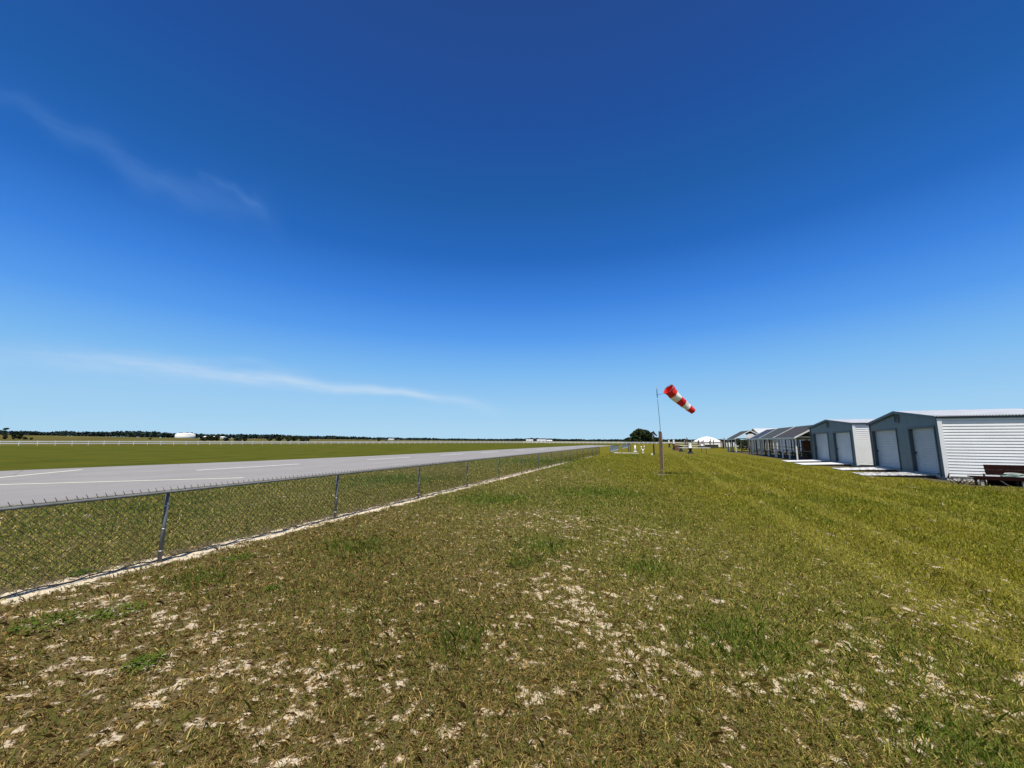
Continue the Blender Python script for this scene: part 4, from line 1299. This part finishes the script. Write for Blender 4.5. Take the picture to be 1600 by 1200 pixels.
# ------------------------------------------------------------------ grass
def blade_field():
    N = 1150000
    kx = .34
    r = (1.3 ** kx + rng.random(N) * (58 ** kx - 1.3 ** kx)) ** (1 / kx)
    th = YAW + math.pi / 2 + (rng.random(N) - .5) * R(124)
    x = r * np.cos(th); y = r * np.sin(th)
    # gather into small tufts
    tx_ = np.round(x / .05) * .05 + (vnoise(x * 20, y * 20, 5) - .5) * .05
    ty_ = np.round(y / .05) * .05 + (vnoise(x * 20, y * 20, 6) - .5) * .05
    pull = .45 * rng.random(N) * np.exp(-r / 8)
    x = x + (tx_ - x) * pull; y = y + (ty_ - y) * pull
    s, g, yl, tr = masks(x, y)
    thin = fbm(x, y, 7, 3, 71)
    dens = np.clip(.48 + 1.2 * (thin - .28) + .4 * g + .15 * yl, .10, 1) * (1 - .62 * s) * np.clip((60 - r) / 30, 0, 1)
    strip = np.abs(x - FX + (fbm(x, y, 3, 3, 81) - .5) * .45)
    keep = rng.random(N) < dens
    keep &= ((strip > .17) | (rng.random(N) < .12)) & (x > -14.0) & (x < 22)
    keep &= ~((x > 9.3) & (y > 22.5)) & ~((x > 10.9) & (y > 19.6))
    keep &= ~((strip < .42) & (x < FX) & (rng.random(N) < .7))
    x, y, r, s, g, yl, tr = (q[keep] for q in (x, y, r, s, g, yl, tr))
    n = len(x)
    amp = np.clip(1 - r / 60, 0, 1)
    st = np.exp(-((x - FX) / .35) ** 2)
    z = amp * ((fbm(x, y, 3.5, 3, 31) - .5) * .028 * (1 - st) + (fbm(x, y, .6, 2, 41) - .5) * .03 * (1 - st)) - .004
    grow = (r / 2) ** .5
    dryz = 1 / (1 + np.exp((x * .9 + y - 3.6) / .9)) * (x > FX)
    dead = rng.random(n) < (.55 + .14 * np.clip((7 - r) / 5, 0, 1) + .12 * dryz - .34 * g - .28 * yl + .15 * s)
    L = (.022 + .036 * rng.random(n) ** 1.6) * (1 + .5 * g) * np.maximum(1, grow) ** .45
    L = np.where(rng.random(n) < .035 + .06 * (fbm(x, y, 1.6, 2, 95) > .58), L * 1.8, L)
    L = np.where(tr > .5, L * .85, L)
    wd = (.0011 + .0011 * rng.random(n)) * np.maximum(1, grow) ** 1.5
    lean = np.where(dead, .9 + .6 * rng.random(n), .15 + .75 * rng.random(n))
    az = rng.random(n) * 2 * np.pi
    face = az + np.pi / 2 + rng.normal(size=n) * .5
    dxh, dyh = np.cos(az), np.sin(az)
    bx_, by_ = np.cos(face) * wd, np.sin(face) * wd
    m1 = L * .5; l1 = lean * .7
    mx, my, mz = x + dxh * np.sin(l1) * m1, y + dyh * np.sin(l1) * m1, z + np.cos(l1) * m1
    l2 = np.minimum(lean * 1.5, 1.75)
    ex, ey, ez = mx + dxh * np.sin(l2) * m1, my + dyh * np.sin(l2) * m1, mz + np.cos(l2) * m1
    ez = np.maximum(ez, z + .004)
    V = np.stack([np.stack([x - bx_, y - by_, z], 1), np.stack([x + bx_, y + by_, z], 1),
                  np.stack([mx + bx_ * .8, my + by_ * .8, mz], 1), np.stack([ex, ey, ez], 1), np.stack([mx - bx_ * .8, my - by_ * .8, mz], 1)], 1)
    me = bpy.data.meshes.new('grass')
    me.vertices.add(n * 5); me.vertices.foreach_set('co', V.astype(np.float32).ravel())
    me.loops.add(n * 5); me.loops.foreach_set('vertex_index', np.arange(n * 5, dtype=np.int32))
    me.polygons.add(n)
    me.polygons.foreach_set('loop_start', np.arange(0, n * 5, 5, dtype=np.int32))
    me.polygons.foreach_set('loop_total', np.full(n, 5, dtype=np.int32))
    me.update(calc_edges=True)
    u = rng.random(n)[:, None]
    olive = np.array([.085, .098, .022]) * (1 - u) + np.array([.125, .125, .035]) * u
    grn = np.array([.050, .092, .014]) * (1 - u) + np.array([.085, .13, .025]) * u
    yg = np.array([.130, .122, .012]) * (1 - u) + np.array([.20, .172, .022]) * u
    straw = np.array([.20, .155, .075]) * (1 - u) + np.array([.34, .27, .14]) * u
    brn = np.array([.085, .060, .032]) * (1 - u) + np.array([.15, .11, .06]) * u
    c = olive * (1 - yl[:, None]) + yg * yl[:, None]
    gg = .62 * np.clip(g + .25 * (fbm(x, y, 2.5, 3, 91) > .6), 0, 1)[:, None]
    c = c * (1 - gg) + grn * gg
    dsel = rng.random(n)[:, None] < (.46 - .18 * dryz)[:, None]
    dc = np.where(dsel, straw, brn)
    dc = dc * (1 - .45 * yl[:, None]) + yg * .45 * yl[:, None] * 1.1
    c = np.where(dead[:, None], dc, c)
    c = np.where((tr[:, None] > .4), c * .4 + np.array([.23, .20, .045]) * .6, c)
    c = c * (.85 + .3 * rng.random((n, 1))) * (np.array([1.92, 2.0, 1.3]) * (1 - yl[:, None]) + np.array([1.76, 1.82, 1.2]) * yl[:, None]) * (1 - np.array([.06, .17, .08]) * dryz[:, None])
    at = me.attributes.new('tint', 'FLOAT_COLOR', 'FACE')
    at.data.foreach_set('color', np.concatenate([c, np.ones((n, 1))], 1).astype(np.float32).ravel())
    m = bpy.data.materials.new('grass blades'); m.use_nodes = True
    t = NT(m.node_tree); t.n.clear()
    out = t.node('ShaderNodeOutputMaterial')
    a = t.node('ShaderNodeAttribute', attribute_name='tint')
    b = t.node('ShaderNodeBsdfPrincipled')
    t.l.new(a.outputs['Color'], b.inputs['Base Color']); b.inputs['Roughness'].default_value = .6; b.inputs['Specular IOR Level'].default_value = .12
    tr_ = t.node('ShaderNodeBsdfTranslucent'); t.l.new(a.outputs['Color'], tr_.inputs[0])
    mx_ = t.node('ShaderNodeMixShader'); mx_.inputs[0].default_value = .32
    t.l.new(b.outputs[0], mx_.inputs[1]); t.l.new(tr_.outputs[0], mx_.inputs[2]); t.l.new(mx_.outputs[0], out.inputs[0])
    me.materials.append(m)
    o = bpy.data.objects.new('grass', me); col.objects.link(o)
    struct(o, 'stuff', 'short patchy green and straw coloured grass of the mown field')
    print('blades', n)


blade_field()

# broad leaved weeds in the turf
for i, (x_, y_, r_, lab) in enumerate([(-5.05, 2.1, .22, 'broad leaved weed patch nearest the fence at the left edge'), (-4.75, 2.42, .2, 'broad leaved weed patch right beside the patch at the left edge'),
                                       (-3.5, 2.0, .12, 'small round dark green weed alone in the dry turf'), (-5.35, 4.0, .2, 'weed patch close to the first fence post'),
                                       (-3.92, 3.35, .07, 'tiny green weed in the brown turf'), (-6.5, 2.9, .12, 'weed growing through the fence line by the sand strip')]):
    t = thing('weed', lab, 'weed', (x_, y_, 0), 0, 'broad leaved weeds in the turf')
    n = int(260 * r_ / .2)
    an = rng.random(n) * 6.283; rd = r_ * rng.random(n) ** .5
    p = np.stack([rd * np.cos(an), rd * np.sin(an), .012 + rng.random(n) * .03], 1)
    a = rng.normal(size=(n, 3)) * [1, 1, .35]; a /= np.linalg.norm(a, axis=1)[:, None]
    b = np.cross(a, np.array([0, 0, 1.]) + rng.normal(size=(n, 3)) * .25); b /= np.linalg.norm(b, axis=1)[:, None]
    s = (.009 + .008 * rng.random(n))[:, None]
    q4 = np.stack([p - a * s, p - b * s * .7, p + a * s, p + b * s * .7], 1).reshape(-1, 3)
    quads_mesh('leaves', q4, 4, M['weed'], t)
    MB().tube([(0, 0, -.01), (0, 0, .03)], .006, 5).build('crown', M['bark'], t)
